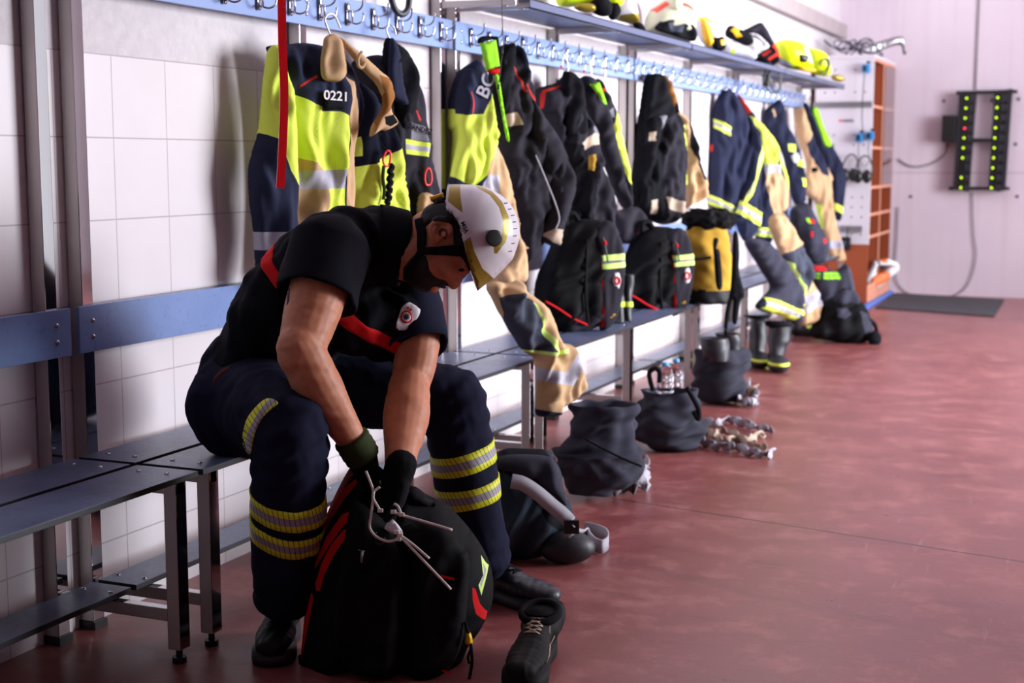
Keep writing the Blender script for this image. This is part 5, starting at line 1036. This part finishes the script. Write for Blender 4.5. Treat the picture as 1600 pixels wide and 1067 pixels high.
m = MB(); m.ball(at_px(pl, 'K', '395,835', 0.10)[0], (0.085, 0.055, 0.05), [RT, FW, UP]); V_ = np.array(m.V); V_[:, 2] = np.maximum(V_[:, 2], 0.001); mk('boot_toe', V_, m.F, 'rubber_black', t)
# second
t = thing('trouser_bundle', 'tall black bundle with an open top and wrinkled pale tape at its foot', 'trousers', tuple(onZ(930, 768, 0)), BG)
softthing('bundle_upper', rows('K', '160,425,745 200,415,762 260,415,752 320,405,745 380,380,770 430,350,785 480,350,780'), 5.02, 'slate_dark' if 'slate_dark' in MATS else fabric('slate_dark', (44, 44, 56), 0.25).name, t, 0.8, 0.012, 0.14, 11, 0.002, 0.10, twist=0.008)
softthing('bundle_body', rows('K', '400,330,790 450,360,785 500,380,775 550,385,740 600,410,640'), 5.0, 'bundle_black', t, 0.8, 0.010, 0.10, 12, 0.002, None, twist=0.006)
P_ = [onZ(*p)+np.array([0.01, -0.01, 0.02]) for p in q('K', '470,612 540,622 600,622 650,618 690,604 730,606 782,592 785,550 778,500')]; strap_tape('pale_tape', None, P_, 0.06, 'grey_strap', t, seed=3)
pF = Plane(W(930, 700, 4.72), RT, (0, 0, 1))
MB().tube(pth(pF, 'K', '490,330 580,380 680,430 775,470', 0.02), 0.004, 6).build('seam', 'black_cloth', t, True)
# third, with bottles
t = thing('trouser_bundle', 'low black bundle holding two water bottles, its pale tapes trailing across the floor', 'trousers', tuple(onZ(1045, 700, 0)), BG)
softthing('bundle_body', rows('K', '95,790,1030 130,775,1050 180,750,1060 230,730,1075 280,725,1088 330,740,1080 365,790,1060 390,870,1000'), 5.85, 'bundle_black', t, 0.85, 0.014, 0.12, 21, 0.002, 0.08, twist=0.011)
pF = Plane(W(1045, 640, 5.6), RT, (0, 0, 1)); MB().tube(pth(pF, 'K', '830,90 815,40 812,0 840,-20 862,0 860,50', 0.03), 0.010, 8).build('loop_handle', 'black_cloth', t, True); MB().tube(pth(pF, 'K', '1000,80 1030,130 1060,190 1060,240 1035,200', 0.0), 0.010, 8).build('loop_handle', 'black_cloth', t, True)
for k, s in enumerate(('900,375 960,385 1010,365 1070,370 1130,395 1200,400 1260,410 1330,432 1400,440 1430,425', '1090,320 1140,345 1180,325 1240,345 1290,370 1340,350 1380,335', '1095,270 1150,285 1200,265 1260,275 1320,290 1370,310 1430,318', '1150,355 1200,375 1260,365 1330,400 1400,410')):
    strap_tape('pale_tape', None, [onZ(*p)+np.array([0, 0, 0.012]) for p in q('K', s)], 0.036, 'beige_tape' if k % 2 else 'grey_strap', t, seed=k+1)
def bottle(label, px_, py_, d, wpx, hpx):
    r = wpx/2*d/FPX; h = hpx*d/FPX; b = W(px_, py_, d); t = thing('water_bottle', label, 'bottle', tuple(b), 'water bottles in the bundle'); z = np.array([0, 0, 1.0])
    prof = [(0.0, 0.85), (0.03, 1.0), (0.15, 1.0), (0.18, 0.93), (0.22, 1.0), (0.34, 1.0), (0.37, 0.93), (0.41, 1.0), (0.55, 1.0), (0.62, 0.97), (0.74, 0.78), (0.84, 0.42), (0.88, 0.34), (0.92, 0.34)]
    m = MB(); m.ring([b+z*h*a for a, _ in prof], [r*c for _, c in prof], [r*c for _, c in prof], [1, 0, 0], [0, 1, 0], 24); m.build('bottle_shell', 'clear_plastic', t, True)
    m = MB(); m.ring([b+z*h*a for a in (0.90, 1.0)], [r*0.42]*2, [r*0.42]*2, [1, 0, 0], [0, 1, 0], 16); m.build('cap', 'bottle_cap', t, True)
bottle('clear plastic water bottle with a blue cap, nearer of the two in the low bundle', *q('L', '122,985')[0], 5.80, 28, 48)
bottle('clear plastic bottle leaning at the back behind the blue-capped one', *q('L', '175,980')[0], 6.00, 24, 52)
# fourth, with wide boot mouths
t = thing('trouser_bundle', 'black bundle with two round boot mouths on top, below the ochre bag', 'trousers', tuple(onZ(1125, 632, 0)), BG)
softthing('bundle_body', rows('N', '560,130,470 620,118,495 700,105,480 780,100,460 850,105,455 900,160,430 925,200,400'), 6.95, 'bundle_black', t, 0.85, 0.012, 0.14, 31, 0.002, None, twist=0.008)
softthing('boot_shaft', rows('N', '480,150,345 510,150,350 560,160,350 640,200,350'), 6.80, 'rubber_black', t, 0.9, 0.003, 0.1, 32, 0.1, 0.10, n=36); softthing('boot_shaft', rows('N', '450,255,425 490,290,435 540,320,432 640,350,430'), 6.95, 'rubber_black', t, 0.9, 0.003, 0.1, 33, 0.1, 0.10, n=36)
for k, s in enumerate(('150,860 200,910 280,915 350,920 420,900 470,880 510,900 540,860', '400,930 440,960 500,970 540,960 530,900 470,810')):
    strap_tape('pale_tape', None, [onZ(*p)+np.array([0, 0, 0.015]) for p in q('N', s)], 0.045, 'grey_strap' if k else 'beige_tape', t, seed=k+7)
# --- the pair of firefighter boots
bt = thing('firefighter_boots', 'pair of black firefighter boots with yellow toe bands, at the foot of the navy trousers', 'boots', tuple(onZ(1200, 568, 0)))
for kk, (rw, d, toe) in enumerate((('340,510,620 400,500,620 500,490,615 580,490,612 640,485,615 655,490,610', 8.28, (450, 640)), ('385,630,790 440,625,775 520,620,760 600,618,735 650,618,740 672,620,735', 8.12, (690, 640)))):
    o = softthing('boot_shaft', rows('N', rw), d, 'rubber_black', bt, 0.9, 0.006, 0.10, 40+kk, 0.002, 0.10, n=32)
    V = np.array([v.co[:] for v in o.data.vertices])+wl(o); F_ = [tuple(p.vertices) for p in o.data.polygons]; r0 = rows('N', rw); x_ = (r0[-2][1]+r0[-2][2])/2; yb = r0[-2][0]
    wrap_band('yellow_band', V, F_, W(x_, yb+2, d), W(x_, yb-30, d), 0.12, 0.02, 'hivis', o, lift=0.004, n=36); wrap_band('dark_cuff', V, F_, W(x_, yb, d), W(x_, r0[0][0], d), 0.88, 0.045, 'black_cloth', o, lift=0.006, n=36)
    f = W(x_, yb, d-0.06); f[2] = 0.045; m = MB(); m.ball(f-FW*0.07*np.array([1, 1, 0]), (0.06, 0.11, 0.05), [RT, [FW[0], FW[1], 0], [0, 0, 1]]); V_ = np.array(m.V); V_[:, 2] = np.maximum(V_[:, 2], 0.001); bo = mk('boot_toe', V_, m.F, ['rubber_black', 'hivis'], o)
    for p in bo.data.polygons:
        zz = p.center.z+wl(bo)[2]; p.material_index = 1 if 0.040 < zz < 0.056 else 0
# --- slate rucksack hanging under the coats, chequered strap bag, heap of gear
pr = onX(1245, 380, 0.36)
t, pl, R = bag_pillow('small_rucksack', 'slate grey rucksack with red pullers, hanging under the coats near the cabinet', 'rucksack', pr, 0.8,
 ('rucksack_body', 'L', '735,90 780,60 820,55 860,120 915,250 905,330 880,352 820,345 775,250 740,170', ['slate_dark', 'red_cloth', 'hivis_green'], Zs('L', ('785,125 800,125 815,150 795,150', 2), ('800,128 825,135 825,150 808,150', 1), ('805,190 815,190 815,220 805,215', 1), ('875,225 890,225 888,250 878,250', 1)), dict(T=0.09, w=0.08, grid=0.014)), grid=0.014)
pr = onX(1280, 420, 0.40)
t, pl, R = bag_pillow('harness_bag', 'dark harness bag with red and bright green check bands, behind the far bench legs', 'bag', pr, 0.8,
 ('bag_body', 'L', '825,355 900,362 955,385 1010,350 1030,400 1045,480 1060,560 960,600 870,580 840,480', ['bundle_black', 'red_cloth', 'hivis_green', 'slate'],
  Zs('L', ('828,358 895,365 895,382 828,380', 1), *[('%d,%d %d,%d %d,%d %d,%d' % (x, y, x+24, y+1, x+24, y+14, x, y+13), 2) for y in (390, 408) for x in (832, 872, 900, 930)], ('1000,350 1030,400 1050,520 1010,520', 3)), dict(T=0.10, w=0.09, grid=0.014)), grid=0.014)
pr = onZ(1310, 538, 0)
t, pl, R = bag_pillow('gear_heap_rucksack', 'slumped black rucksack with straps, on the floor in front of the white cabinet', 'rucksack', (pr[0]-0.02, pr[1]+0.12), 0.85,
 ('rucksack_body', 'L', '880,600 900,540 950,510 1000,470 1050,500 1100,560 1130,640 1125,700 1090,745 1040,762 960,735 850,715 830,680', ['bag_black', 'slate_dark', 'red_cloth', 'grey_strap'],
  Zs('L', ('930,560 980,560 1000,590 960,610 930,600', 1), ('1040,570 1090,590 1120,640 1110,700 1070,690 1050,630', 1), ('1070,728 1100,725 1105,738 1070,742', 2), ('1020,745 1040,742 1045,758 1025,760', 2)), dict(T=0.14, w=0.12, grid=0.014)),
 [('top_flap', 'L', '930,520 970,480 1030,478 1060,520 1050,560 1000,560 950,560', ['slate_dark'], (), dict(T=0.06, w=0.05, off=0.06, grid=0.014)), ('strap', 'L', '1080,600 1130,630 1145,670 1140,690 1125,680 1120,650 1085,625', ['black_cloth'], (), dict(T=0.02, w=0.02, off=0.08, grid=0.012))], grid=0.014)
MB().ball(W(*q('L', '1150,718')[0], 9.2), (0.045, 0.04, 0.05)).build('foam_head', 'black_cloth', t, True)
MB().tube(pth(pl, 'L', '1105,730 1130,700', 0.06), 0.008, 6).build('buckle_strap', 'grey_strap', t, True)
t, pl, R = bag_pillow('boot_pair', 'dark boots lying on the floor behind the slate and tan trousers', 'boots', tuple(onZ(1255, 525, 0)[:2]), 0.85,
 ('boot_body', 'L', '745,650 790,640 880,630 900,690 930,720 900,735 840,715 745,700', ['rubber_black', 'hivis'], Zs('L', ('800,650 880,640 880,652 800,662', 1)), dict(T=0.08, w=0.05, grid=0.014)), grid=0.014)
# ================================================================== helmets on the shelf
SZ = 1.757
def shelf_obj(label, y, layers, x=0.29, nm='helmet', cat='helmet', grp='helmets on the steel shelf', dirx=0.8, grid=0.010):
    pl = Plane((x, y, 0), (dirx, math.sqrt(1-dirx*dirx), 0)); t = thing(nm, label, cat, (x, y, SZ), grp); R = {}
    for k, (pn, v, s, mats, zones, op) in enumerate(layers):
        o = dict(T=0.10, Tb=0.10, w=0.09, grid=grid, folds=()); o.update(op); R[pn] = pillow(pn, q(v, s), pl, mats, t, zones=zones, **o)
    return t, pl, R
shelf_obj('lime yellow helmet with a dark lamp, nearest on the shelf at the top edge', 6.05, [('helmet_shell', 'F', '160,-40 250,-70 340,-40 370,10 340,38 270,30 165,30', ['helmet_lime', 'gold_reflective'], (), {}), ('helmet_lamp', 'F', '210,38 240,25 300,30 310,60 260,70 215,55', ['gold_reflective'], (), dict(T=0.03, Tb=0.03, w=0.03, off=0.09)), ('head_band', 'F', '300,10 350,-20 400,20 395,75 350,85 305,60', ['black_cloth'], (), dict(T=0.05, Tb=0.05, w=0.05, off=0.05))])
shelf_obj('lime and black helmet wedged between the first lime helmet and the white one', 6.35, [('helmet_shell', 'F', '360,-40 420,-50 470,-10 470,20 430,40 390,30', ['helmet_lime'], (), dict(T=0.08, Tb=0.08)), ('chin_guard', 'F', '385,30 430,15 450,60 420,100 390,90', ['black_cloth'], (), dict(T=0.04, Tb=0.04, w=0.04, off=0.04))])
shelf_obj('white helmet with a gold rim band, next to the cream helmet', 6.62, [('helmet_shell', 'F', '400,40 420,0 480,-40 520,0 540,60 548,112 520,118 440,98 400,75', ['helmet_white', 'gold_reflective', 'helmet_lime'], Zs('F', ('440,78 500,72 545,70 548,112 510,116 440,98', 1),), {}), ('chin_strap', 'F', '500,118 540,115 562,150 550,180 525,170 510,140', ['black_cloth'], (), dict(T=0.02, Tb=0.02, w=0.02, off=0.06))])
shelf_obj('large cream helmet with a red band, its dark inside facing the room', 7.35, [('helmet_shell', 'F', '580,130 582,90 600,45 640,10 690,-10 750,0 790,25 810,60 815,110 805,190 770,200 600,155', ['helmet_cream', 'red_helmet'], Zs('F', ('597,50 660,12 670,30 610,70', 1), ('715,12 760,25 805,55 800,72 750,45 718,36', 1)), dict(T=0.12, w=0.10)), ('visor_opening', 'F', '595,150 610,120 640,98 680,90 730,95 770,120 795,160 790,200 760,205 680,180', ['black_cloth', 'slate'], Zs('F', ('650,120 690,112 730,135 720,165 670,160', 1),), dict(T=0.012, Tb=0.02, w=0.02, off=0.100, folds=FS)), ('crest_ridge', 'F', '672,0 718,0 716,60 676,58', ['helmet_cream'], (), dict(T=0.02, Tb=0.02, w=0.02, off=0.11))])
shelf_obj('white helmet with lime panels and a yellow lamp, after the cream helmet', 7.95, [('helmet_shell', 'F', '825,85 860,78 900,100 935,150 940,190 935,240 900,240 850,200 830,150', ['helmet_white', 'helmet_lime'], Zs('F', ('825,90 860,85 885,110 880,125 850,105 830,110', 1),), {}), ('helmet_lamp', 'F', '815,100 835,110 875,190 872,220 850,230 830,200', ['yellow_plastic'], (), dict(T=0.04, Tb=0.03, w=0.03, off=0.09)), ('face_guard', 'F', '875,190 930,185 940,235 920,250 880,240', ['black_cloth', 'yellow_plastic'], Zs('F', ('905,200 930,195 932,220 910,225', 1),), dict(T=0.03, Tb=0.03, w=0.03, off=0.08))])
shelf_obj('upturned white helmet with black and yellow straps inside', 8.75, [('helmet_shell', 'F', '940,160 960,185 1010,205 1070,230 1110,270 1090,292 1030,280 950,262 935,230', ['helmet_white', 'helmet_lime'], Zs('F', ('970,240 990,245 990,262 972,258', 1),), {}), ('head_harness', 'F', '955,150 975,125 1010,135 1060,160 1090,200 1060,225 1000,200 960,180', ['black_cloth', 'yellow_plastic'], Zs('F', ('965,150 990,135 1010,150 1000,160 1020,180 995,185', 1),), dict(T=0.06, Tb=0.05, w=0.05, off=0.03)), ('chin_rail', 'F', '1060,165 1100,170 1150,215 1150,235 1110,250 1060,240 1110,228 1125,215 1095,185', ['helmet_white'], (), dict(T=0.03, Tb=0.03, w=0.02, off=0.06))])
t, pl, R = shelf_obj('dark pointed hood with a red-patterned edge, between white and lime helmets', 9.35, [('hood', 'F', '1040,155 1080,130 1130,108 1150,125 1185,190 1210,240 1220,290 1195,315 1150,310 1100,285 1120,260 1150,235 1140,205 1100,180', ['charcoal', 'red_piping', 'black_cloth'], Zs('F', ('1100,285 1195,208 1220,290 1195,318 1150,312', 2), ('1125,265 1160,240 1165,250 1130,275', 1), ('1150,285 1200,250 1204,262 1160,295', 1), ('1170,225 1190,212 1215,285 1208,290', 1)), dict(T=0.08, Tb=0.06, w=0.07, folds=FS))], nm='hood', cat='hood')
del t['group']
shelf_obj('large lime helmet with a dark side clip, second from the far end of the shelf', 9.75, [('helmet_shell', 'F', '1200,215 1230,195 1270,190 1320,205 1350,235 1370,290 1375,330 1330,340 1250,325 1215,290', ['helmet_lime', 'silver_tape', 'helmet_white'], Zs('F', ('1215,280 1240,300 1280,328 1240,325 1215,305', 1), ('1310,230 1340,250 1360,300 1345,310 1325,290', 2)), dict(T=0.12)), ('side_clip', 'F', '1280,262 1330,275 1320,305 1290,300', ['black_plastic'], (), dict(T=0.02, Tb=0.02, w=0.02, off=0.11)), ('helmet_lamp', 'F', '1285,322 1330,325 1370,340 1350,352 1300,345', ['yellow_plastic'], (), dict(T=0.03, Tb=0.03, w=0.02, off=0.10))])
t, pl, R = shelf_obj('smaller lime helmet with a round goggle frame, last on the shelf', 10.45, [('helmet_shell', 'F', '1360,240 1390,235 1430,250 1450,275 1465,330 1455,365 1400,360 1370,320', ['helmet_lime'], (), {}), ('helmet_lamp', 'F', '1460,365 1490,360 1525,380 1500,395 1465,385', ['gold_reflective'], (), dict(T=0.03, Tb=0.03, w=0.02, off=0.05))])
MB().tube(spline(at_px(pl, 'F', '1390,320 1400,295 1420,288 1432,310 1425,345 1405,358 1390,345', 0.10), 4), 0.008, 6).build('goggle_frame', 'black_plastic', t, True)
pl = Plane((0.36, 9.2, 0), (0.6, 0.8, 0)); m = MB()
for s in ('1165,300 1155,350 1150,400 1175,440 1200,445 1225,425 1230,380 1215,330', '1180,300 1175,370 1195,435 1215,440 1228,400 1210,320', '1195,310 1160,380 1165,430'): m.tube(spline(at_px(pl, 'F', s), 5), 0.006, 6)
m.box((-0.02, -0.01, -0.04), (0.02, 0.01, 0.04), org=at_px(pl, 'F', '1158,385')[0], ax=[RT, FW, UP], bev=0.004)
tag(m.build('black_cable_loops', 'black_plastic', None, True), 'loops of thin black cable hanging over the shelf edge below the dark hood', 'cable')
# ================================================================== tall cabinet by the back wall
CX0, CX1, CY0, CY1, CZ = 0.03, 0.50, 11.79, 12.96, 2.01
t = thing('tall_cabinet', 'tall cabinet with a white perforated end and brown open shelves, before the back wall', 'cabinet', (CX0, CY0, 0))
MB().box((CX0, CY0, 0.50), (CX1+0.005, CY0+0.018, CZ-0.02), bev=0.002).build('end_panel', 'cabinet_white', t)
MB().box((CX0+0.15, CY0+0.004, 0.0), (CX1, CY0+0.02, 0.50)).build('lower_end_panel', 'wood_brown', t)
MB().box((CX0, CY1-0.02, 0.0), (CX1, CY1, CZ-0.02)).build('far_side_panel', 'wood_brown', t)
MB().box((CX0, CY0, 0.0), (CX0+0.012, CY1, CZ-0.02)).build('back_panel', 'wood_brown', t)
MB().box((CX0, CY0-0.01, CZ-0.02), (CX1+0.01, CY1, CZ+0.005), bev=0.002).build('cabinet_top', 'cabinet_white', t)
MB().box((CX0+0.012, CY0+0.53, 0.0), (CX1-0.003, CY0+0.55, CZ-0.02), 0).box((CX1-0.003, CY0+0.525, 0.0), (CX1+0.004, CY0+0.555, CZ-0.02), 1).build('upright_divider', ['wood_brown', 'wood_edge'], t)
for z in (0.02, 0.55, 0.73, 0.95, 1.27, 1.60, 1.97):
    for ya, yb in ((CY0+0.02, CY0+0.53), (CY0+0.55, CY1-0.02)):
        MB().box((CX0+0.012, ya, z), (CX1-0.004, yb, z+0.018), 0).box((CX1-0.004, ya, z-0.002), (CX1+0.002, yb, z+0.020), 1).build('shelf_board', ['wood_brown', 'wood_edge'], t)
MB().box((CX1-0.004, CY0+0.02, 0.02), (CX1+0.004, CY0+0.53, 0.17)).build('plinth_board', 'wood_edge', t)
MB().box((CX1-0.004, CY0+0.56, 0.02), (CX1+0.004, CY1-0.02, 0.17)).build('plinth_board', 'wood_edge', t)
MB().box((CX1+0.006, CY0+0.56, 0.97), (CX1+0.010, CY1-0.01, 1.96)).build('glass_door', 'clear_plastic', t)
MB().box((CX0+0.0, CY0-0.018, 1.60), (CX1, CY0-0.002, 1.645)).build('hanging_rail', 'grey_metal', t); MB().box((CX0+0.25, CY0-0.03, 0.60), (CX1-0.05, CY0-0.002, 0.65)).build('hanging_rail', 'grey_metal', t)
m = MB()
for z in (1.90, 1.72, 1.38, 1.30, 0.88, 0.80, 0.72, 0.58):
    for x in (0.12, 0.2, 0.36, 0.44): m.ball((x, CY0-0.001, z), (0.007, 0.002, 0.007), nu=8, nv=6)
m.build('peg_holes', 'slate', t, True)
pc = Plane((0, CY0-0.003, 0), (1, 0, 0)); a_, b_ = pc.px(*q('G', '182,402')[0]); text('maker_lettering', 'würth', pc, a_, b_, 0.035, 'slate', t, 0.001); MB().box((a_-0.07, CY0-0.005, b_-0.008), (a_-0.05, CY0-0.002, b_+0.008)).build('maker_mark', 'red_plastic', t)
# things hanging on the cabinet end
pc = Plane((0, CY0-0.05, 0), (1, 0, 0))
def cabthing(nm, label, cat, v, c, fn, grp=None):
    a_, b_ = pc.px(*q(v, c)[0]); P_ = pc.at(a_, b_); t = thing(nm, label, cat, tuple(P_), grp); fn(t, P_); return t
def charger(t, P):
    MB().box(P+[-0.03, -0.01, -0.035], P+[0.03, 0.035, 0.035], bev=0.008).build('charger_housing', 'blue_plastic', t); MB().tube([P+[0.005, -0.005, 0.05], P+[0.035, -0.005, 0.045]], 0.01, 8).build('hook_clip', 'black_plastic', t, True); MB().box(P+[-0.02, -0.016, -0.02], P+[0.005, -0.01, 0.02]).build('front_label', 'black_plastic', t)
for c, lb in (('241,228', 'blue plug-in charger at the top of the white cabinet end'), ('219,459', 'blue charger at mid height on the cabinet end, nearer the coats'), ('254,453', 'blue charger at mid height on the cabinet end, nearer its front edge')): cabthing('blue_charger', lb, 'charger', 'G', c, charger, 'blue chargers on the cabinet end')
def head(t, P):
    m = MB(); m.tube(spline([P+[-0.06, 0, 0.0], P+[-0.065, 0, 0.07], P+[-0.02, 0, 0.14], P+[0.03, 0, 0.13], P+[0.06, 0, 0.05], P+[0.06, 0, 0]], 5), 0.006, 8); m.build('head_band', 'black_plastic', t, True)
    for x in (-0.05, 0.02): m = MB(); m.ball(P+[x, -0.02, -0.02], (0.04, 0.03, 0.055)); m.build('ear_cup', 'black_plastic', t, True)
cabthing('headset', 'black ear-cup headset hanging on the white cabinet end, nearer the coats', 'headset', 'G', '192,575', head, 'headsets on the cabinet end'); cabthing('headset', 'black headset hanging under the two blue chargers, nearer the cabinet front edge', 'headset', 'G', '237,580', head, 'headsets on the cabinet end')
def radio(t, P):
    MB().box(P+[-0.04, -0.03, -0.06], P+[0.03, 0.03, 0.05], bev=0.008).build('radio_housing', 'black_plastic', t); MB().tube([P+[-0.0, 0, 0.05], P+[0.005, 0, 0.13]], 0.005, 8).build('aerial', 'black_plastic', t, True); MB().ball(P+[-0.02, -0.035, 0.0], (0.02, 0.01, 0.02)).build('dial', 'slate', t, True)
cabthing('radio_set', 'small black radio with a stub aerial on the low rail of the cabinet end', 'radio', 'G', '177,810', radio)
m = MB(); m.tube(spline(at_px(pc, 'G', '236,245 230,330 228,400 232,440'), 5), 0.004, 6); tag(m.build('charging_cable', 'black_plastic', None, True), 'thin black cable running down from the top blue charger', 'cable')
m = MB(); m.tube(spline(at_px(pc, 'G', '219,475 217,500 220,530 232,555', 0.02), 5), 0.003, 6); m.tube(spline(at_px(pc, 'G', '254,470 250,500 255,530 240,555', 0.02), 5), 0.003, 6); tag(m.build('headset_cables', 'black_plastic', None, True), 'two thin black cables from the lower chargers to the headsets', 'cable')
# clutter on top, chainsaw, mat, step edge
pt = Plane((0.3, 12.2, 0), (0.9, 0.43, 0)); 
o = pillow('grey_case_lid', q('G', '205,165 250,150 330,125 360,122 372,140 376,178 365,180 355,150 300,165 260,182'), pt, ['grey_metal'], None, T=0.03, w=0.02, grid=0.014, folds=FL); tag(o, 'grey metal frame lying on top of the tall cabinet', 'frame')
m = MB(); rs = np.random.RandomState(5)
for k in range(7):
    cx_, cy_ = 0.12+0.3*rs.rand(), 11.9+0.8*rs.rand(); r_ = 0.05+0.07*rs.rand(); m.tube([np.array([cx_+r_*math.cos(a), cy_+r_*1.6*math.sin(a), 2.03+0.045*(1+math.sin(a*1.5+k))+0.01*k]) for a in np.linspace(0, 7.5, 34)], 0.006, 6)
tag(m.build('coiled_cables', 'slate', None, True), 'tangle of dark cables lying on top of the tall cabinet', 'cables')
c = np.array([0.50, 12.30, 0.20])
t = thing('brush_cutter', 'white and orange power tool on the lowest shelf of the brown cabinet', 'power tool', tuple(c)); pt = Plane((0.50, 12.30, 0), (0.85, 0.53, 0))
pillow('tool_housing', q('G', '238,925 255,895 270,868 280,880 275,910 300,905 330,870 350,880 348,905 310,935 280,960 240,955'), pt, ['white_plastic'], t, T=0.05, Tb=0.05, w=0.05, grid=0.012); pillow('orange_cover', q('G', '250,930 275,910 310,905 312,925 285,945 255,955'), pt, ['orange_plastic'], t, T=0.02, Tb=0.02, w=0.02, off=0.05, grid=0.012); pillow('top_handle', q('G', '278,868 310,862 345,880 340,895 310,885 280,890'), pt, ['white_plastic', 'orange_plastic'], t, T=0.03, Tb=0.03, w=0.02, off=0.03, grid=0.012, zones=Zs('G', ('285,860 305,860 305,875 285,875', 1),)); pillow('dark_grip', q('G', '280,880 300,880 298,895 280,893'), pt, ['black_plastic'], t, T=0.02, w=0.02, off=0.05, grid=0.012)
o = mk('floor_mat', [tuple(p)+() for p in []] or [(0.56, 12.97, 0.0), (1.50, 12.72, 0.0), (1.53, 11.30, 0.0), (0.60, 11.62, 0.0), (0.56, 12.97, 0.012), (1.50, 12.72, 0.012), (1.53, 11.30, 0.012), (0.60, 11.62, 0.012)], [(3, 2, 1, 0), (4, 5, 6, 7), (0, 1, 5, 4), (1, 2, 6, 5), (2, 3, 7, 6), (3, 0, 4, 7)], 'mat_grey', smooth=False); tag(o, 'dark grey rubber floor mat lying along the back wall', 'mat')
o = MB().box((0.507, 11.5, 0.0), (0.552, 12.95, 0.03), bev=0.003).build('blue_floor_strip', 'blue_paint'); tag(o, 'bright blue strip on the floor along the foot of the brown cabinet', 'strip')
for nm, y in (('small_cup', 11.95), ('glass_jar', 12.5)):
    m = MB(); m.ring([(0.42, y, 0.75), (0.42, y, 0.83)], [0.03]*2, [0.03]*2, [1, 0, 0], [0, 1, 0], 16); tag(m.build(nm, 'white_plastic' if nm == 'small_cup' else 'clear_plastic', None, True), 'small pale cup on a middle cabinet shelf' if nm == 'small_cup' else 'small clear jar on a middle cabinet shelf beyond the divider', 'cup' if nm == 'small_cup' else 'jar')
# ================================================================== charging rack on the back wall
pw = Plane((0, BY-0.09, 0), (1, 0, 0)); t = thing('charging_rack', 'black wall rack with two columns of green indicator lights and one red', 'rack', tuple(pw.at(*pw.px(1535, 300))))
def rk(v, s): return at_px(pw, v, s)
def slabq(name, s, th, mat, parent, h=0.0):
    A = [pw.at(*pw.px(*p), h) for p in q('P', s)]; B_ = [a+np.array([0, th, 0]) for a in A]; n = len(A); return mk(name, A+B_, [tuple(range(n)), tuple(range(2*n-1, n-1, -1))]+[(j, j+n, (j+1) % n+n, (j+1) % n) for j in range(n)], mat, parent, smooth=False)
slabq('rack_column', '288,205 415,205 360,955 240,955', 0.075, 'black_plastic', t); slabq('rack_column', '552,200 685,190 628,955 505,955', 0.075, 'black_plastic', t)
slabq('rack_bar', '262,205 725,195 725,220 262,232', 0.05, 'black_plastic', t, 0.004); slabq('rack_bar', '205,930 665,932 665,955 205,955', 0.05, 'black_plastic', t, 0.004); slabq('rack_bar', '385,562 530,565 530,592 385,594', 0.05, 'black_plastic', t)
slabq('side_edge', '660,190 688,188 632,960 605,960', 0.09, 'rubber_black', t, 0.02); slabq('side_edge', '285,205 305,205 262,955 240,955', 0.09, 'rubber_black', t, 0.02)
L1 = [(342, 260), (336, 335), (331, 410), (327, 487), (321, 560), (316, 636), (311, 711), None, (301, 861), (297, 937)]; L2 = [(577, 255), (571, 331), (566, 407), (560, 484), (555, 560), (550, 636), (545, 711), (539, 787), (534, 863), (529, 938)]
for j, Lx in enumerate((L1, L2)):
    for k, p in enumerate(Lx):
        x_, y_ = p if p else (306, 780); sx_ = 30 if j == 0 else 40
        sl = slabq('charging_slot', '%d,%d %d,%d %d,%d %d,%d' % (x_+sx_-8, y_-25, x_+sx_+38, y_-25, x_+sx_+34, y_+28, x_+sx_-12, y_+28), 0.02, 'rubber_black', t, 0.02)
        slabq('slot_label', '%d,%d %d,%d %d,%d %d,%d' % (x_+sx_, y_-12, x_+sx_+26, y_-12, x_+sx_+25, y_-6, x_+sx_-1, y_-6), 0.001, 'slate', sl, 0.022)
        if p:
            m = MB(); c = rk('P', '%d,%d' % p)[0]+np.array([0, -0.012, 0]); m.ring([c, c+np.array([0, 0.012, 0])], [0.009]*2, [0.009]*2, [1, 0, 0], [0, 0, 1], 14); m.build('indicator_light', 'led_red' if (j == 0 and k == 3) else 'led_green', sl, True)
P_ = rk('P', '160,395 265,388 258,590 155,590'); m = MB(); m.box((min(p[0] for p in P_), BY-0.13, min(p[2] for p in P_)), (max(p[0] for p in P_), BY-0.01, max(p[2] for p in P_)), bev=0.006); m.build('power_box', 'black_plastic', t)
pk = Plane((0, BY-0.015, 0), (1, 0, 0)); m = MB(); m.tube(spline(at_px(pk, 'G', '515,478 505,510 470,540 420,555 380,550 350,530'), 6), 0.006, 6); tag(m.build('power_cable', 'cable_grey', None, True), 'grey cable sagging from the power box towards the cabinet', 'cable')
m = MB(); m.tube(spline(at_px(pk, 'G', '597,640 598,720 602,790 608,850 590,930 555,975 500,990 420,985 370,970 340,920 345,800 350,690'), 6), 0.005, 6); tag(m.build('wall_cable', 'cable_grey', None, True), 'thin cable looping down the back wall from the rack to the floor mat', 'cable')
m = MB()
for s in ('500,336', '750,330', '660,335', '740,480', '390,655', '745,655'): m.ball(at_px(pk, 'G', s, -0.012)[0], (0.015, 0.006, 0.015), nu=10, nv=6)
o = m.build('wall_plugs', 'grey_cloth', bpy.data.objects['wall_back'], True)
